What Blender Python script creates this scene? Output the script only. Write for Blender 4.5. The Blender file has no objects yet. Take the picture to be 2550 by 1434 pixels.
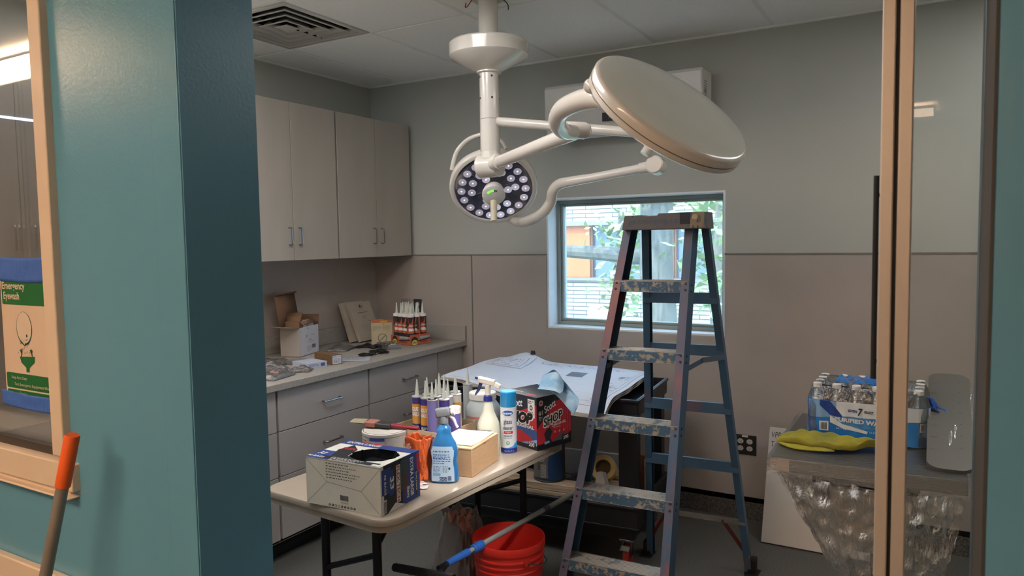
import bpy, bmesh, math, random
from mathutils import Vector, Matrix
PI = math.pi
random.seed(7)
S = bpy.context.scene
COL = S.collection
rnd = random.uniform

# ------------------------------------------------------------------ camera, world, sun, exposure
FPX, YAW, PITCH, ROLL, CAMZ = 1811.87, 0.524775, 0.0663914, -0.0158214, 1.6
_F = Vector((-math.sin(YAW)*math.cos(PITCH), math.cos(YAW)*math.cos(PITCH), -math.sin(PITCH)))
_R0 = Vector((math.cos(YAW), math.sin(YAW), 0)); _U0 = _R0.cross(_F)
_A = math.cos(ROLL)*_R0 + math.sin(ROLL)*_U0
_B = -math.sin(ROLL)*_R0 + math.cos(ROLL)*_U0
CAM = Vector((0, 0, CAMZ))
cd = bpy.data.cameras.new('camera'); cam = bpy.data.objects.new('camera', cd); COL.objects.link(cam)
cam.matrix_world = Matrix(((_A.x, _B.x, -_F.x, 0), (_A.y, _B.y, -_F.y, 0), (_A.z, _B.z, -_F.z, CAMZ), (0, 0, 0, 1)))
cd.sensor_width = 36; cd.lens = FPX/2550*36; cd.clip_start = .02; cd.clip_end = 200
cd.dof.use_dof = True; cd.dof.focus_distance = 2.9; cd.dof.aperture_fstop = 8.0
S.camera = cam
S.view_settings.view_transform = 'Standard'; S.view_settings.look = 'None'
S.view_settings.gamma = 1; S.view_settings.use_curve_mapping = False
S.view_settings.exposure = 0.0
W = bpy.data.worlds.new('world'); S.world = W; W.use_nodes = True
bg = W.node_tree.nodes['Background']; bg.inputs['Color'].default_value = (0.47, 0.67, 1.0, 1); bg.inputs['Strength'].default_value = 12.0
sl = bpy.data.lights.new('sun', 'SUN'); sl.energy = 6; sl.angle = math.radians(.6); sl.color = (1, .95, .86)
so = bpy.data.objects.new('sun', sl); COL.objects.link(so); so.location = (0, -10, 12)
so.rotation_euler = Vector((.35, .75, -.85)).to_track_quat('-Z', 'Y').to_euler()

def ray(px, py): return _F + (px-1275)/FPX*_A - (py-717)/FPX*_B
def P(px, py, d): return CAM + ray(px, py)*d          # the point at forward distance d
def onY(y, px, py): r = ray(px, py); return CAM + r*(y/r.y)
def onZ(z, px, py): r = ray(px, py); return CAM + r*((z-CAMZ)/r.z)

# ------------------------------------------------------------------ materials
def lin(c):
    return tuple(((v/255)/12.92 if v/255 <= .04045 else ((v/255+.055)/1.055)**2.4) for v in c)
def mat(name, rgb, rough=.55, metal=0, var=.06, scale=14, bump=0, bscale=60, rgb2=None, thr=None, coat=0, emit=None, est=0, alpha=1, spec=.5, trans=0, ior=1.45, sheen=0, stretch=None, sss=0):
    m = bpy.data.materials.new(name); m.use_nodes = True; nt = m.node_tree; N = nt.nodes; b = N['Principled BSDF']
    L = nt.links.new; c = lin(rgb)
    tc = N.new('ShaderNodeTexCoord'); mp = N.new('ShaderNodeMapping'); L(tc.outputs['Object'], mp.inputs[0])
    if stretch: mp.inputs['Scale'].default_value = stretch
    nz = N.new('ShaderNodeTexNoise'); nz.inputs['Scale'].default_value = scale; nz.inputs['Detail'].default_value = 5; L(mp.outputs[0], nz.inputs['Vector'])
    rp = N.new('ShaderNodeValToRGB'); L(nz.outputs['Fac'], rp.inputs[0])
    c2 = lin(rgb2) if rgb2 else tuple(v*(1+var) for v in c); c1 = c if rgb2 else tuple(v*(1-var) for v in c)
    e = rp.color_ramp.elements
    t = thr or (.35, .65); e[0].position, e[1].position = t; e[0].color = (*c1, 1); e[1].color = (*c2, 1)
    L(rp.outputs[0], b.inputs['Base Color'])
    b.inputs['Roughness'].default_value = rough; b.inputs['Metallic'].default_value = metal
    b.inputs['Specular IOR Level'].default_value = spec; b.inputs['IOR'].default_value = ior
    b.inputs['Coat Weight'].default_value = coat; b.inputs['Alpha'].default_value = alpha
    b.inputs['Transmission Weight'].default_value = trans; b.inputs['Sheen Weight'].default_value = sheen
    if sss: b.inputs['Subsurface Weight'].default_value = sss; b.inputs['Subsurface Scale'].default_value = .02
    if bump:
        n2 = N.new('ShaderNodeTexNoise'); n2.inputs['Scale'].default_value = bscale; n2.inputs['Detail'].default_value = 4; L(mp.outputs[0], n2.inputs['Vector'])
        bp = N.new('ShaderNodeBump'); bp.inputs['Strength'].default_value = bump; bp.inputs['Distance'].default_value = .004
        L(n2.outputs['Fac'], bp.inputs['Height']); L(bp.outputs[0], b.inputs['Normal'])
    if emit: b.inputs['Emission Color'].default_value = (*lin(emit), 1); b.inputs['Emission Strength'].default_value = est
    return m
def film(name, tint, body=.12, gloss=.1, rough=.12, bump=.6, bscale=25, stretch=None, bodycol=(200, 205, 210), fres=.8):
    """thin clear plastic or glass: see-through, a little milky, with a Fresnel shine"""
    m = bpy.data.materials.new(name); m.use_nodes = True; nt = m.node_tree; N = nt.nodes; L = nt.links.new
    for n in list(N): N.remove(n)
    out = N.new('ShaderNodeOutputMaterial'); tr = N.new('ShaderNodeBsdfTransparent'); tr.inputs[0].default_value = (*lin(tint), 1)
    gl = N.new('ShaderNodeBsdfGlossy'); gl.inputs['Roughness'].default_value = rough; gl.inputs['Color'].default_value = (1, 1, 1, 1)
    df = N.new('ShaderNodeBsdfTranslucent'); df.inputs[0].default_value = (*lin(bodycol), 1)
    d2 = N.new('ShaderNodeBsdfDiffuse'); d2.inputs[0].default_value = (*lin(bodycol), 1)
    ds = N.new('ShaderNodeMixShader'); L(df.outputs[0], ds.inputs[1]); L(d2.outputs[0], ds.inputs[2])
    m1 = N.new('ShaderNodeMixShader'); m1.inputs[0].default_value = body; L(tr.outputs[0], m1.inputs[1]); L(ds.outputs[0], m1.inputs[2])
    m2 = N.new('ShaderNodeMixShader'); lw = N.new('ShaderNodeLayerWeight'); lw.inputs['Blend'].default_value = .35
    mu = N.new('ShaderNodeMath'); mu.operation = 'MULTIPLY_ADD'; L(lw.outputs['Fresnel'], mu.inputs[0]); mu.inputs[1].default_value = fres; mu.inputs[2].default_value = gloss; mu.use_clamp = True
    L(mu.outputs[0], m2.inputs[0]); L(m1.outputs[0], m2.inputs[1]); L(gl.outputs[0], m2.inputs[2]); L(m2.outputs[0], out.inputs[0])
    if bump:
        tc = N.new('ShaderNodeTexCoord'); mp = N.new('ShaderNodeMapping'); L(tc.outputs['Object'], mp.inputs[0])
        if stretch: mp.inputs['Scale'].default_value = stretch
        n2 = N.new('ShaderNodeTexNoise'); n2.inputs['Scale'].default_value = bscale; n2.inputs['Detail'].default_value = 5; L(mp.outputs[0], n2.inputs['Vector'])
        bp = N.new('ShaderNodeBump'); bp.inputs['Strength'].default_value = bump; bp.inputs['Distance'].default_value = .01
        L(n2.outputs['Fac'], bp.inputs['Height']); L(bp.outputs[0], gl.inputs['Normal']); L(bp.outputs[0], lw.inputs['Normal'])
    return m
_fl = {}
def flat(r, g, b, rough=.5):
    k = (r, g, b, rough)
    if k not in _fl: _fl[k] = mat('ink_%d_%d_%d' % (r, g, b), (r, g, b), rough, var=.02)
    return _fl[k]

# ------------------------------------------------------------------ mesh builder
_txt = {}
def glyphs(s, bold=0, shear=0):
    k = (s, bold, shear)
    if k not in _txt:
        cu = bpy.data.curves.new('t', 'FONT'); cu.body = s; cu.offset = bold; cu.shear = shear; cu.size = 1; cu.fill_mode = 'FRONT' if False else 'BOTH'; cu.extrude = 0; cu.resolution_u = 3
        o = bpy.data.objects.new('t', cu); me = bpy.data.meshes.new_from_object(o)
        vs = [(v.co.x, v.co.y) for v in me.vertices]; fs = [tuple(p.vertices) for p in me.polygons]
        bpy.data.objects.remove(o); bpy.data.curves.remove(cu); bpy.data.meshes.remove(me)
        if vs:
            x0 = min(v[0] for v in vs); x1 = max(v[0] for v in vs)
            vs = [(x-x0, y) for x, y in vs]
        else: x0 = x1 = 0
        _txt[k] = (vs, fs, x1-x0)
    return _txt[k]

class MB:
    def __init__(s): s.v = []; s.f = []; s.m = []; s.M = Matrix.Identity(4)
    def at(s, x=0, y=0, z=0, rz=0, rx=0, ry=0):
        s.M = Matrix.Translation((x, y, z)) @ Matrix.Rotation(rz, 4, 'Z') @ Matrix.Rotation(ry, 4, 'Y') @ Matrix.Rotation(rx, 4, 'X'); return s
    def add(s, vs, fs, m=0):
        b = len(s.v); s.v += [tuple(s.M @ Vector(v)) for v in vs]
        s.f += [tuple(b+i for i in f) for f in fs]; s.m += [m]*len(fs); return s
    def box(s, x0, x1, y0, y1, z0, z1, m=0, mats=None):
        v = [(x0, y0, z0), (x1, y0, z0), (x1, y1, z0), (x0, y1, z0), (x0, y0, z1), (x1, y0, z1), (x1, y1, z1), (x0, y1, z1)]
        f = [(0, 3, 2, 1), (4, 5, 6, 7), (0, 1, 5, 4), (1, 2, 6, 5), (2, 3, 7, 6), (3, 0, 4, 7)]  # bottom top -y +x +y -x
        if mats:
            for q, mm in zip(f, mats): s.add([v[i] for i in q], [(0, 1, 2, 3)], mm)
        else: s.add(v, f, m)
        return s
    def prism(s, poly, z0, z1, m=0, holes=None):
        n = len(poly)
        v = [(x, y, z0) for x, y in poly]+[(x, y, z1) for x, y in poly]
        f = [tuple(range(n-1, -1, -1)), tuple(range(n, 2*n))]+[(i, (i+1) % n, n+(i+1) % n, n+i) for i in range(n)]
        return s.add(v, f, m)
    def extr(s, poly, a, b, up=(0, 0, 1), m=0):
        """profile poly (u,v) swept from a to b; u along side, v along the up direction"""
        a = Vector(a); b = Vector(b); d = (b-a).normalized(); u = d.cross(Vector(up)).normalized(); w = u.cross(d)
        n = len(poly); v = [tuple(a+u*x+w*y) for x, y in poly]+[tuple(b+u*x+w*y) for x, y in poly]
        f = [tuple(range(n)), tuple(range(2*n-1, n-1, -1))]+[(i, n+i, n+(i+1) % n, (i+1) % n) for i in range(n)]
        return s.add(v, f, m)
    def lathe(s, prof, seg=32, m=0, axis=None, o=(0, 0, 0), mf=None, sx=1, sy=1):
        if axis is None: Mx = Matrix.Translation(o)
        else: Mx = Matrix.Translation(o) @ Vector(axis).to_track_quat('Z', 'Y').to_matrix().to_4x4()
        v = []; f = []; mm = []
        for r, z in prof:
            for i in range(seg):
                a = 2*PI*i/seg; v.append(tuple(Mx @ Vector((r*sx*math.cos(a), r*sy*math.sin(a), z))))
        for j in range(len(prof)-1):
            for i in range(seg):
                f.append((j*seg+i, j*seg+(i+1) % seg, (j+1)*seg+(i+1) % seg, (j+1)*seg+i)); mm.append(mf[j] if mf else m)
        b = len(s.v); s.v += [tuple(s.M @ Vector(q)) for q in v]; s.f += [tuple(b+i for i in q) for q in f]; s.m += mm
        if prof[0][0] > 1e-6: s.f.append(tuple(b+i for i in range(seg-1, -1, -1))); s.m.append(mf[0] if mf else m)
        if prof[-1][0] > 1e-6: s.f.append(tuple(b+(len(prof)-1)*seg+i for i in range(seg))); s.m.append(mf[-1] if mf else m)
        return s
    def tube(s, pts, r, seg=12, m=0, cap=True, smooth=0):
        pts = [Vector(p) for p in pts]
        rs = list(r) if isinstance(r, (list, tuple)) else [r]*len(pts)
        if smooth:
            np_, nr = [], []
            for i in range(len(pts)-1):
                p0 = pts[max(i-1, 0)]; p1 = pts[i]; p2 = pts[i+1]; p3 = pts[min(i+2, len(pts)-1)]
                for k in range(smooth):
                    t = k/smooth
                    np_.append(.5*((2*p1)+(p2-p0)*t+(2*p0-5*p1+4*p2-p3)*t*t+(3*p1-p0-3*p2+p3)*t**3)); nr.append(rs[i]*(1-t)+rs[i+1]*t)
            np_.append(pts[-1]); nr.append(rs[-1]); pts, rs = np_, nr
        n = len(pts); T = [((pts[min(i+1, n-1)]-pts[max(i-1, 0)]).normalized()) for i in range(n)]
        ref = Vector((0, 0, 1)) if abs(T[0].z) < .9 else Vector((1, 0, 0))
        u = T[0].cross(ref).normalized(); v = []; f = []
        for i in range(n):
            if i: u = (u - T[i]*u.dot(T[i])).normalized()
            w = T[i].cross(u)
            for k in range(seg):
                a = 2*PI*k/seg; v.append(tuple(pts[i]+(u*math.cos(a)+w*math.sin(a))*rs[i]))
        for i in range(n-1):
            for k in range(seg): f.append((i*seg+k, i*seg+(k+1) % seg, (i+1)*seg+(k+1) % seg, (i+1)*seg+k))
        if cap: f.append(tuple(range(seg-1, -1, -1))); f.append(tuple((n-1)*seg+k for k in range(seg)))
        return s.add(v, f, m)
    def grid(s, fn, nu, nv, m=0, thick=0):
        v = [tuple(fn(i/nu, j/nv)) for j in range(nv+1) for i in range(nu+1)]
        f = [(j*(nu+1)+i, j*(nu+1)+i+1, (j+1)*(nu+1)+i+1, (j+1)*(nu+1)+i) for j in range(nv) for i in range(nu)]
        return s.add(v, f, m)
    def sphere(s, c, r, m=0, seg=16, rings=10, sx=1, sy=1, sz=1):
        prof = [(r*math.sin(PI*k/rings), -r*sz*math.cos(PI*k/rings)) for k in range(rings+1)]
        prof[0] = (1e-7, prof[0][1]); prof[-1] = (1e-7, prof[-1][1])
        return s.lathe(prof, seg, m, o=c, sx=sx, sy=sy)
    def build(s, name, mats, parent=None, bevel=0, segs=2, sharp=35, solid=0, sub=0, loc=None):
        me = bpy.data.meshes.new(name); me.from_pydata(s.v, [], s.f); me.validate(clean_customdata=False)
        mats = mats if isinstance(mats, (list, tuple)) else [mats]
        for q in mats: me.materials.append(q)
        if len(me.polygons) == len(s.m): me.polygons.foreach_set('material_index', s.m)
        me.polygons.foreach_set('use_smooth', [True]*len(me.polygons))
        me.set_sharp_from_angle(angle=math.radians(sharp)); me.update()
        o = bpy.data.objects.new(name, me); COL.objects.link(o)
        if parent: o.parent = parent
        if loc is not None: o.location = loc
        if sub: q = o.modifiers.new('sub', 'SUBSURF'); q.levels = sub; q.render_levels = sub
        if solid: q = o.modifiers.new('solid', 'SOLIDIFY'); q.thickness = solid; q.offset = 0
        if bevel: q = o.modifiers.new('bevel', 'BEVEL'); q.width = bevel; q.segments = segs; q.limit_method = 'ANGLE'; q.angle_limit = math.radians(40)
        return o

class Ink:
    """prints flat marks onto a surface: fn(x, y, h) maps the face to space"""
    def __init__(s, mb, fn, step=1e9): s.mb = mb; s.fn = fn; s.step = step; s.k = 0
    def _h(s, lift): return .0005 + .00022*lift
    def rect(s, x0, y0, x1, y1, m, lift=0):
        nx = max(1, int(abs(x1-x0)/s.step+.999)); ny = max(1, int(abs(y1-y0)/s.step+.999)) if s.step < 1 else 1
        if s.step < .02: ny = 1
        h = s._h(lift); s.mb.grid(lambda a, b: s.fn(x0+(x1-x0)*a, y0+(y1-y0)*b, h), nx, ny, m)
    def poly(s, pts, m, lift=0):
        h = s._h(lift)
        if s.step < .02:      # curved face: cut into narrow upright slices
            xs = [p[0] for p in pts]; a, b = min(xs), max(xs); n = max(2, int((b-a)/.003)+1); n_ = len(pts)
            def span(x):
                ys = []
                for i in range(n_):
                    (xa, ya), (xb, yb) = pts[i], pts[(i+1) % n_]
                    if abs(xb-xa) < 1e-9:
                        if abs(x-xa) < 1e-7: ys += [ya, yb]
                    elif min(xa, xb)-1e-9 <= x <= max(xa, xb)+1e-9: ys.append(ya+(yb-ya)*(x-xa)/(xb-xa))
                return (min(ys), max(ys)) if ys else (0, 0)
            cols = [(a+(b-a)*i/n, *span(a+(b-a)*i/n)) for i in range(n+1)]
            s.mb.add([tuple(s.fn(x, y, h)) for x, l, u in cols for y in (l, u)], [(2*i, 2*i+2, 2*i+3, 2*i+1) for i in range(n)], m); return
        s.mb.add([tuple(s.fn(x, y, h)) for x, y in pts], [tuple(range(len(pts)))], m)
    def ell(s, cx, cy, rx, ry, m, lift=0, n=24):
        s.poly([(cx+rx*math.cos(2*PI*i/n), cy+ry*math.sin(2*PI*i/n)) for i in range(n)], m, lift)
    def text(s, t, x, y, hgt, m, lift=2, w=None, al='c', bold=0, shear=0, rot=0):
        vs, fs, tw = glyphs(t, bold, shear)
        if not vs: return
        k = hgt/.7; kx = (w/tw) if w else k; W_ = tw*kx; ox = {'l': 0, 'c': -W_/2, 'r': -W_}[al]; c, sn = math.cos(rot), math.sin(rot); h = s._h(lift)
        out = []
        for a, b in vs:
            a = a*kx+ox; b = b*k; out.append(tuple(s.fn(x+a*c-b*sn, y+a*sn+b*c, h)))
        s.mb.add(out, fs, m)
    def line(s, x0, y0, x1, y1, t, m, lift=1):
        d = Vector((x1-x0, y1-y0)); L = d.length
        if L < 1e-6: return
        n = Vector((-d.y, d.x))/L*t/2; k = max(1, int(L/s.step+.999)) if s.step < 1 else 1
        for i in range(k):
            a = Vector((x0, y0))+d*i/k; b = Vector((x0, y0))+d*(i+1)/k
            s.poly([tuple(a-n), tuple(b-n), tuple(b+n), tuple(a+n)], m, lift)
    def para(s, x0, y0, x1, y1, rows, m, fill=.8, t=.45, lift=1):
        """small print, as broken rules"""
        dy = (y1-y0)/rows
        for r in range(rows):
            x = x0; yy = y0+dy*(r+.5); end = x0+(x1-x0)*(rnd(.6, 1) if r == 0 else 1)
            while x < end-.002:
                w = min(rnd(.004, .014), end-x); s.rect(x, yy-dy*t/2, x+w*fill, yy+dy*t/2, m, lift); x += w+.002
    def bars(s, x0, y0, x1, y1, m, lift=2):
        x = x0
        while x < x1-.0006:
            w = rnd(.0007, .0022); s.rect(x, y0, min(x+w, x1), y1, m, lift); x += w+rnd(.0007, .0016)

def face_fn(O, U, V):
    O = Vector(O); U = Vector(U).normalized(); V = Vector(V).normalized(); N = U.cross(V)
    return lambda x, y, h: O+U*x+V*y+N*h
def cyl_fn(cx, cy, z0, R, a0):
    return lambda x, y, h: Vector((cx+(R+h)*math.cos(a0+x/R), cy+(R+h)*math.sin(a0+x/R), z0+y))

def tag(o, label, cat, group=None, kind=None):
    o['label'] = label; o['category'] = cat
    if group: o['group'] = group
    if kind: o['kind'] = kind
    return o
def thing(name, label, cat, loc=(0, 0, 0), rz=0, group=None):
    o = bpy.data.objects.new(name, None); COL.objects.link(o); o.location = loc; o.rotation_euler = (0, 0, rz); o.empty_display_size = .1
    return tag(o, label, cat, group)
def struct(o, label=None):
    o['kind'] = 'structure'
    if label: o['label'] = label
    return o
def copy_tree(o, parent=None):
    c = o.copy(); COL.objects.link(c)
    if parent: c.parent = parent
    for ch in [q for q in bpy.data.objects if q.parent == o]: copy_tree(ch, c)
    return c
def rrect(x0, x1, y0, y1, r, n=6):
    out = []
    for cx, cy, a in ((x1-r, y1-r, 0), (x0+r, y1-r, PI/2), (x0+r, y0+r, PI), (x1-r, y0+r, 1.5*PI)):
        for i in range(n+1): t = a+PI/2*i/n; out.append((cx+r*math.cos(t), cy+r*math.sin(t)))
    return out

# ------------------------------------------------------------------ shared materials
M_wall = mat('wall_paint', (178, 179, 172), .6, var=.015, scale=2, bump=.08, bscale=180)
M_ceil = mat('ceiling_tile', (246, 246, 242), .9, var=.02, scale=60, bump=.25, bscale=420)
M_grid = mat('ceiling_grid_white', (235, 235, 230), .5, var=.01)
M_wains = mat('gray_wall_panel', (170, 160, 153), .38, var=.03, scale=3, bump=.25, bscale=260)
M_floor = mat('speckled_vinyl_floor', (104, 103, 98), .5, rgb2=(82, 82, 79), scale=160, thr=(.45, .58), bump=.05)
M_cove = mat('speckled_cove_base', (104, 98, 92), .5, rgb2=(60, 58, 56), scale=150, thr=(.42, .6))
M_teal = mat('teal_wall_paint', (96, 150, 174), .27, var=.025, scale=1.5, bump=.12, bscale=110, spec=.45)
M_trimw = mat('cream_trim_paint', (218, 196, 172), .4, var=.02)
M_alu = mat('anodised_aluminium', (196, 184, 174), .42, metal=.35, var=.03, stretch=(1, 1, .05), scale=40)
M_alub = mat('blue_gray_aluminium', (84, 96, 104), .4, metal=.3, var=.03)
M_black = mat('black_rubber', (20, 20, 22), .6, var=.1)
M_steel = mat('brushed_steel', (150, 150, 152), .25, metal=.95, var=.05)
M_cab = mat('taupe_laminate', (176, 167, 156), .5, rgb2=(168, 160, 149), scale=5, bump=.03, bscale=300, stretch=(1, 1, .25))
M_cabd = mat('taupe_laminate_drawers', (178, 172, 168), .5, rgb2=(170, 164, 160), scale=5, stretch=(1, .25, 1))
M_gap = mat('dark_cabinet_gap', (28, 22, 20), .7)
M_ctop = mat('speckled_solid_surface', (176, 170, 160), .35, rgb2=(150, 145, 138), scale=240, thr=(.4, .62))
M_white = mat('white_enamel', (222, 214, 204), .22, var=.01, coat=.5)
M_wplast = mat('white_plastic', (226, 222, 216), .35, var=.015)
M_tabtop = mat('ivory_table_plastic', (164, 150, 134), .45, var=.02, bump=.15, bscale=300)
M_bmetal = mat('black_painted_steel', (24, 25, 29), .4, var=.1, metal=.2)
M_card = mat('brown_cardboard', (188, 150, 112), .8, var=.05, scale=30, bump=.05, stretch=(1, 1, 6))
M_cardd = mat('dark_cardboard', (128, 98, 74), .85, var=.07, scale=20)
M_glass = film('window_glass', (244, 250, 248), body=.07, gloss=.01, rough=.02, bump=0, bodycol=(235, 245, 245))
M_glass_corr = film('corridor_window_glass', (238, 238, 238), body=.02, gloss=.06, rough=.01, bump=0)
M_glass_door = film('door_glass', (250, 252, 251), body=.004, gloss=.0, rough=.01, bump=0, fres=.2)

# ------------------------------------------------------------------ room: X to the right, Y into the room, Z up
LW, RW, BW, FW0, FW1, CZ = -3.57, 0.95, 4.15, 1.0, 1.2, 2.72
WX0, WX1, WZ0, WZ1 = -2.14, -1.012, 1.03, 1.858       # window opening in the back wall
m = MB(); m.box(-7, 3.2, -6.2, 5, -.1, 0); struct(m.build('floor', M_floor), 'speckled gray vinyl floor')
# back wall with its window opening
m = MB()
for a in ((LW-.2, WX0, BW, BW+.26, 0, CZ), (WX1, RW+.2, BW, BW+.26, 0, CZ), (WX0, WX1, BW, BW+.26, 0, WZ0), (WX0, WX1, BW, BW+.26, WZ1, CZ)): m.box(*a)
struct(m.build('wall_back', M_wall), 'pale upper back wall above gray panelling')
m = MB(); m.box(LW-.2, LW, FW1, BW, 0, CZ); struct(m.build('wall_left', M_wall))
m = MB(); m.box(RW, RW+.2, FW1, BW, 0, CZ); struct(m.build('wall_right', M_wall))
# gray wainscot on back and left wall
PT, WZT = .012, 1.497
m = MB()
for x0, x1, z0, z1 in ((LW, -2.71, .1, WZT), (-2.706, WX0-.002, .1, WZT), (WX0-.002, WX1+.002, .1, WZ0-.002), (WX1+.002, RW, .1, WZT)):
    m.box(x0, x1, BW-PT, BW, z0, z1)
m.box(LW, LW+PT, 1.2, BW, .1, WZT)
struct(m.build('trim_1', M_wains, bevel=.001), 'gray wall panels on the lower half of the back wall')
m = MB(); m.box(LW, WX0, BW-PT-.004, BW, WZT, WZT+.008); m.box(WX1, RW, BW-PT-.004, BW, WZT, WZT+.008); m.box(-2.712, -2.704, BW-PT-.004, BW, .1, WZT)
struct(m.build('trim_2', mat('panel_edge_strip', (120, 117, 112), .4)), 'thin edge strip capping the gray wall panels')
m = MB(); m.extr([(0, 0), (0, .13), (.006, .13), (.01, .035), (.035, .006), (.05, 0)], (RW, BW-PT, 0), (LW, BW-PT, 0)); 
struct(m.build('baseboard_back', M_cove), 'speckled gray cove base along the back wall')
# ceiling: 2 x 4 ft tiles in a white grid
XL = [-3.57, -3.232, -2.632, -2.022, -1.40, -.765, -.15, .46, .95]
YL = [1.2, 1.25, 2.46, 3.085, 4.15]
m = MB(); vx0, vx1, vy0, vy1 = -3.215, -2.648, 2.488, 3.056
for a in ((-7, vx0, -6.2, 5), (vx1, 3.2, -6.2, 5), (vx0, vx1, -6.2, vy0), (vx0, vx1, vy1, 5)): m.box(*a, CZ+.02, CZ+.3)
m.box(vx0, vx1, vy0, vy1, CZ+.2, CZ+.3)
for i in range(len(XL)-1):
    for j in range(len(YL)-1):
        if (i == 1 and j == 2) or (i == 3 and j == 2): continue
        x0, x1, y0, y1 = XL[i]+.012, XL[i+1]-.012, YL[j]+.012, YL[j+1]-.012
        if y1 <= y0: continue
        m.box(x0, x1, y0, y1, CZ-.004, CZ+.02)
# the tile round the lamp pole has a ragged hole
hx, hy = -1.826, 2.97
for a in ((-2.01, hx-.07), (hx+.07, -1.412)): m.box(a[0], a[1], 2.472, 3.073, CZ-.004, CZ+.02)
m.box(hx-.07, hx+.07, 2.472, hy-.09, CZ-.004, CZ+.02); m.box(hx-.07, hx+.07, hy+.06, 3.073, CZ-.004, CZ+.02)
struct(m.build('ceiling', M_ceil, bevel=.003), 'suspended ceiling of white tiles')
m = MB()
for x in XL[1:-1]: m.box(x-.012, x+.012, 1.2, BW, CZ-.001, CZ+.02)
for y in YL[2:-1]: m.box(LW, RW, y-.012, y+.012, CZ-.0005, CZ+.02)
m.box(LW, LW+.02, 1.2, BW, CZ-.012, CZ+.02); m.box(LW, RW, BW-.02, BW, CZ-.012, CZ+.02)
struct(m.build('trim_3', M_grid), 'white metal grid holding the ceiling tiles')

# back window: frame, glass, sill lining
M_wf = mat('gray_window_frame', (150, 158, 152), .4, var=.02)
M_reveal = mat('window_reveal_white', (226, 232, 236), .5, var=.01)
m = MB(); t = .012
m.box(WX0, WX0+t, BW-.002, BW+.25, WZ0, WZ1); m.box(WX1-t, WX1, BW-.002, BW+.25, WZ0, WZ1)
m.box(WX0+t, WX1-t, BW-.002, BW+.25, WZ0, WZ0+t); m.box(WX0+t, WX1-t, BW-.002, BW+.25, WZ1-t, WZ1)
wl = struct(m.build('window_1', M_reveal, bevel=.002), 'square window in the back wall with white lining')
def frame(m, x0, x1, z0, z1, w, y0, y1):
    m.box(x0, x0+w, y0, y1, z0, z1); m.box(x1-w, x1, y0, y1, z0, z1); m.box(x0+w, x1-w, y0, y1, z0, z0+w); m.box(x0+w, x1-w, y0, y1, z1-w, z1)
m = MB(); frame(m, WX0+t, WX1-t, WZ0+t, WZ1-t, .022, BW+.12, BW+.2); frame(m, WX0+t+.022, WX1-t-.022, WZ0+t+.022, WZ1-t-.022, .016, BW+.135, BW+.19)
m.build('window_frame', M_wf, wl, bevel=.003)
m = MB(); m.box(WX0+.045, WX1-.045, BW+.155, BW+.165, WZ0+.045, WZ1-.045); m.build('window_pane', M_glass, wl)

# front wall between room and corridor (teal outside)
JX, RJ = -1.381, .061
C0, C1 = -1.866, -1.918      # window_2 casing
m = MB(); m.box(C0-.02, JX, FW0, FW1, 0, CZ, mats=[0, 0, 0, 0, 1, 0])
m.box(RJ, 3.2, FW0, FW1, 0, CZ, mats=[0, 0, 0, 0, 1, 0]); m.box(JX, RJ, FW0, FW1, 2.45, CZ); m.box(-7, C0-.02, FW0, FW1, 0, .97); m.box(-7, C0-.02, FW0, FW1, 2.4, CZ); m.box(-7, -3.9, FW0, FW1, .97, 2.4)
struct(m.build('wall_front', [M_teal, M_wall]), 'teal corridor wall beside the doorway')
m = MB(); m.box(JX-.098, JX-.003, FW0-.003, FW0, 0, CZ); struct(m.build('trim_4', M_teal, bevel=.0015), 'painted corner guard on the edge of the teal wall')
# corridor window
m = MB(); m.box(C1, C0, FW0-.02, FW1, 1.075, CZ-.35)
m.box(-3.9, C0+.03, FW0-.02, FW1, .99, 1.06); m.box(-3.9, C0, FW0-.01, FW1, .965, .99); m.box(-3.9, C0+.025, FW0-.03, FW1, .972, .978)
w2 = struct(m.build('window_2', M_trimw, bevel=.003), 'cream framed corridor window beside the teal wall')
m = MB(); m.box(-3.9, C1, FW0+.01, FW0+.03, 1.06, 1.082); m.build('window_gasket', mat('dark_glazing_gasket', (60, 54, 50), .5), w2)
m = MB(); m.box(-3.9, C1, FW0+.016, FW0+.024, 1.06, 2.4); m.build('window_pane', M_glass_corr, w2)
m = MB(); m.box(-7, -1.80, FW0-.022, FW0, .68, .757); struct(m.build('trim_5', M_trimw, bevel=.004), 'cream chair rail on the teal wall')
# corridor shell behind the camera
M_corr = mat('corridor_wall_paint', (190, 180, 166), .6, var=.02)
m = MB(); m.box(-7, 3.2, -6.2, -6, 0, CZ); struct(m.build('wall_corridor', M_corr))
m = MB(); m.box(-7.2, -7, -6.2, 1.2, 0, CZ); struct(m.build('wall_corridor_left', M_corr)); m = MB(); m.box(3.2, 3.4, -6.2, 1.2, 0, CZ); struct(m.build('wall_corridor_right', M_corr))

# sliding glass door, standing almost fully open at the right
SY = 1.24
m = MB(); m.box(-.0705, -.0525, SY-.018, SY+.018, .02, 2.42); m.box(-.0475, -.0285, SY-.018, SY+.018, .02, 2.42)
dr = struct(m.build('door_1', M_alu, bevel=.002), 'sliding glass door with aluminium stile, slid open')
m = MB(); m.box(-.0525, -.0475, SY-.012, SY+.016, .02, 2.42); m.build('door_gasket', M_black, dr)
m = MB(); m.box(-.0285, .9, SY-.004, SY+.004, .02, 2.42); m.build('door_glass', M_glass_door, dr)
m = MB(); m.tube([(-.078, SY+.03, 1.372), (-.078, SY+.03, 1.69)], .0042, 10); m.tube([(-.078, SY+.03, 1.40), (-.06, SY+.03, 1.40), (-.06, SY+.018, 1.40)], .003, 8); m.tube([(-.078, SY+.03, 1.66), (-.06, SY+.03, 1.66), (-.06, SY+.018, 1.66)], .003, 8)
m.build('door_handle', M_black, dr)
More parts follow.
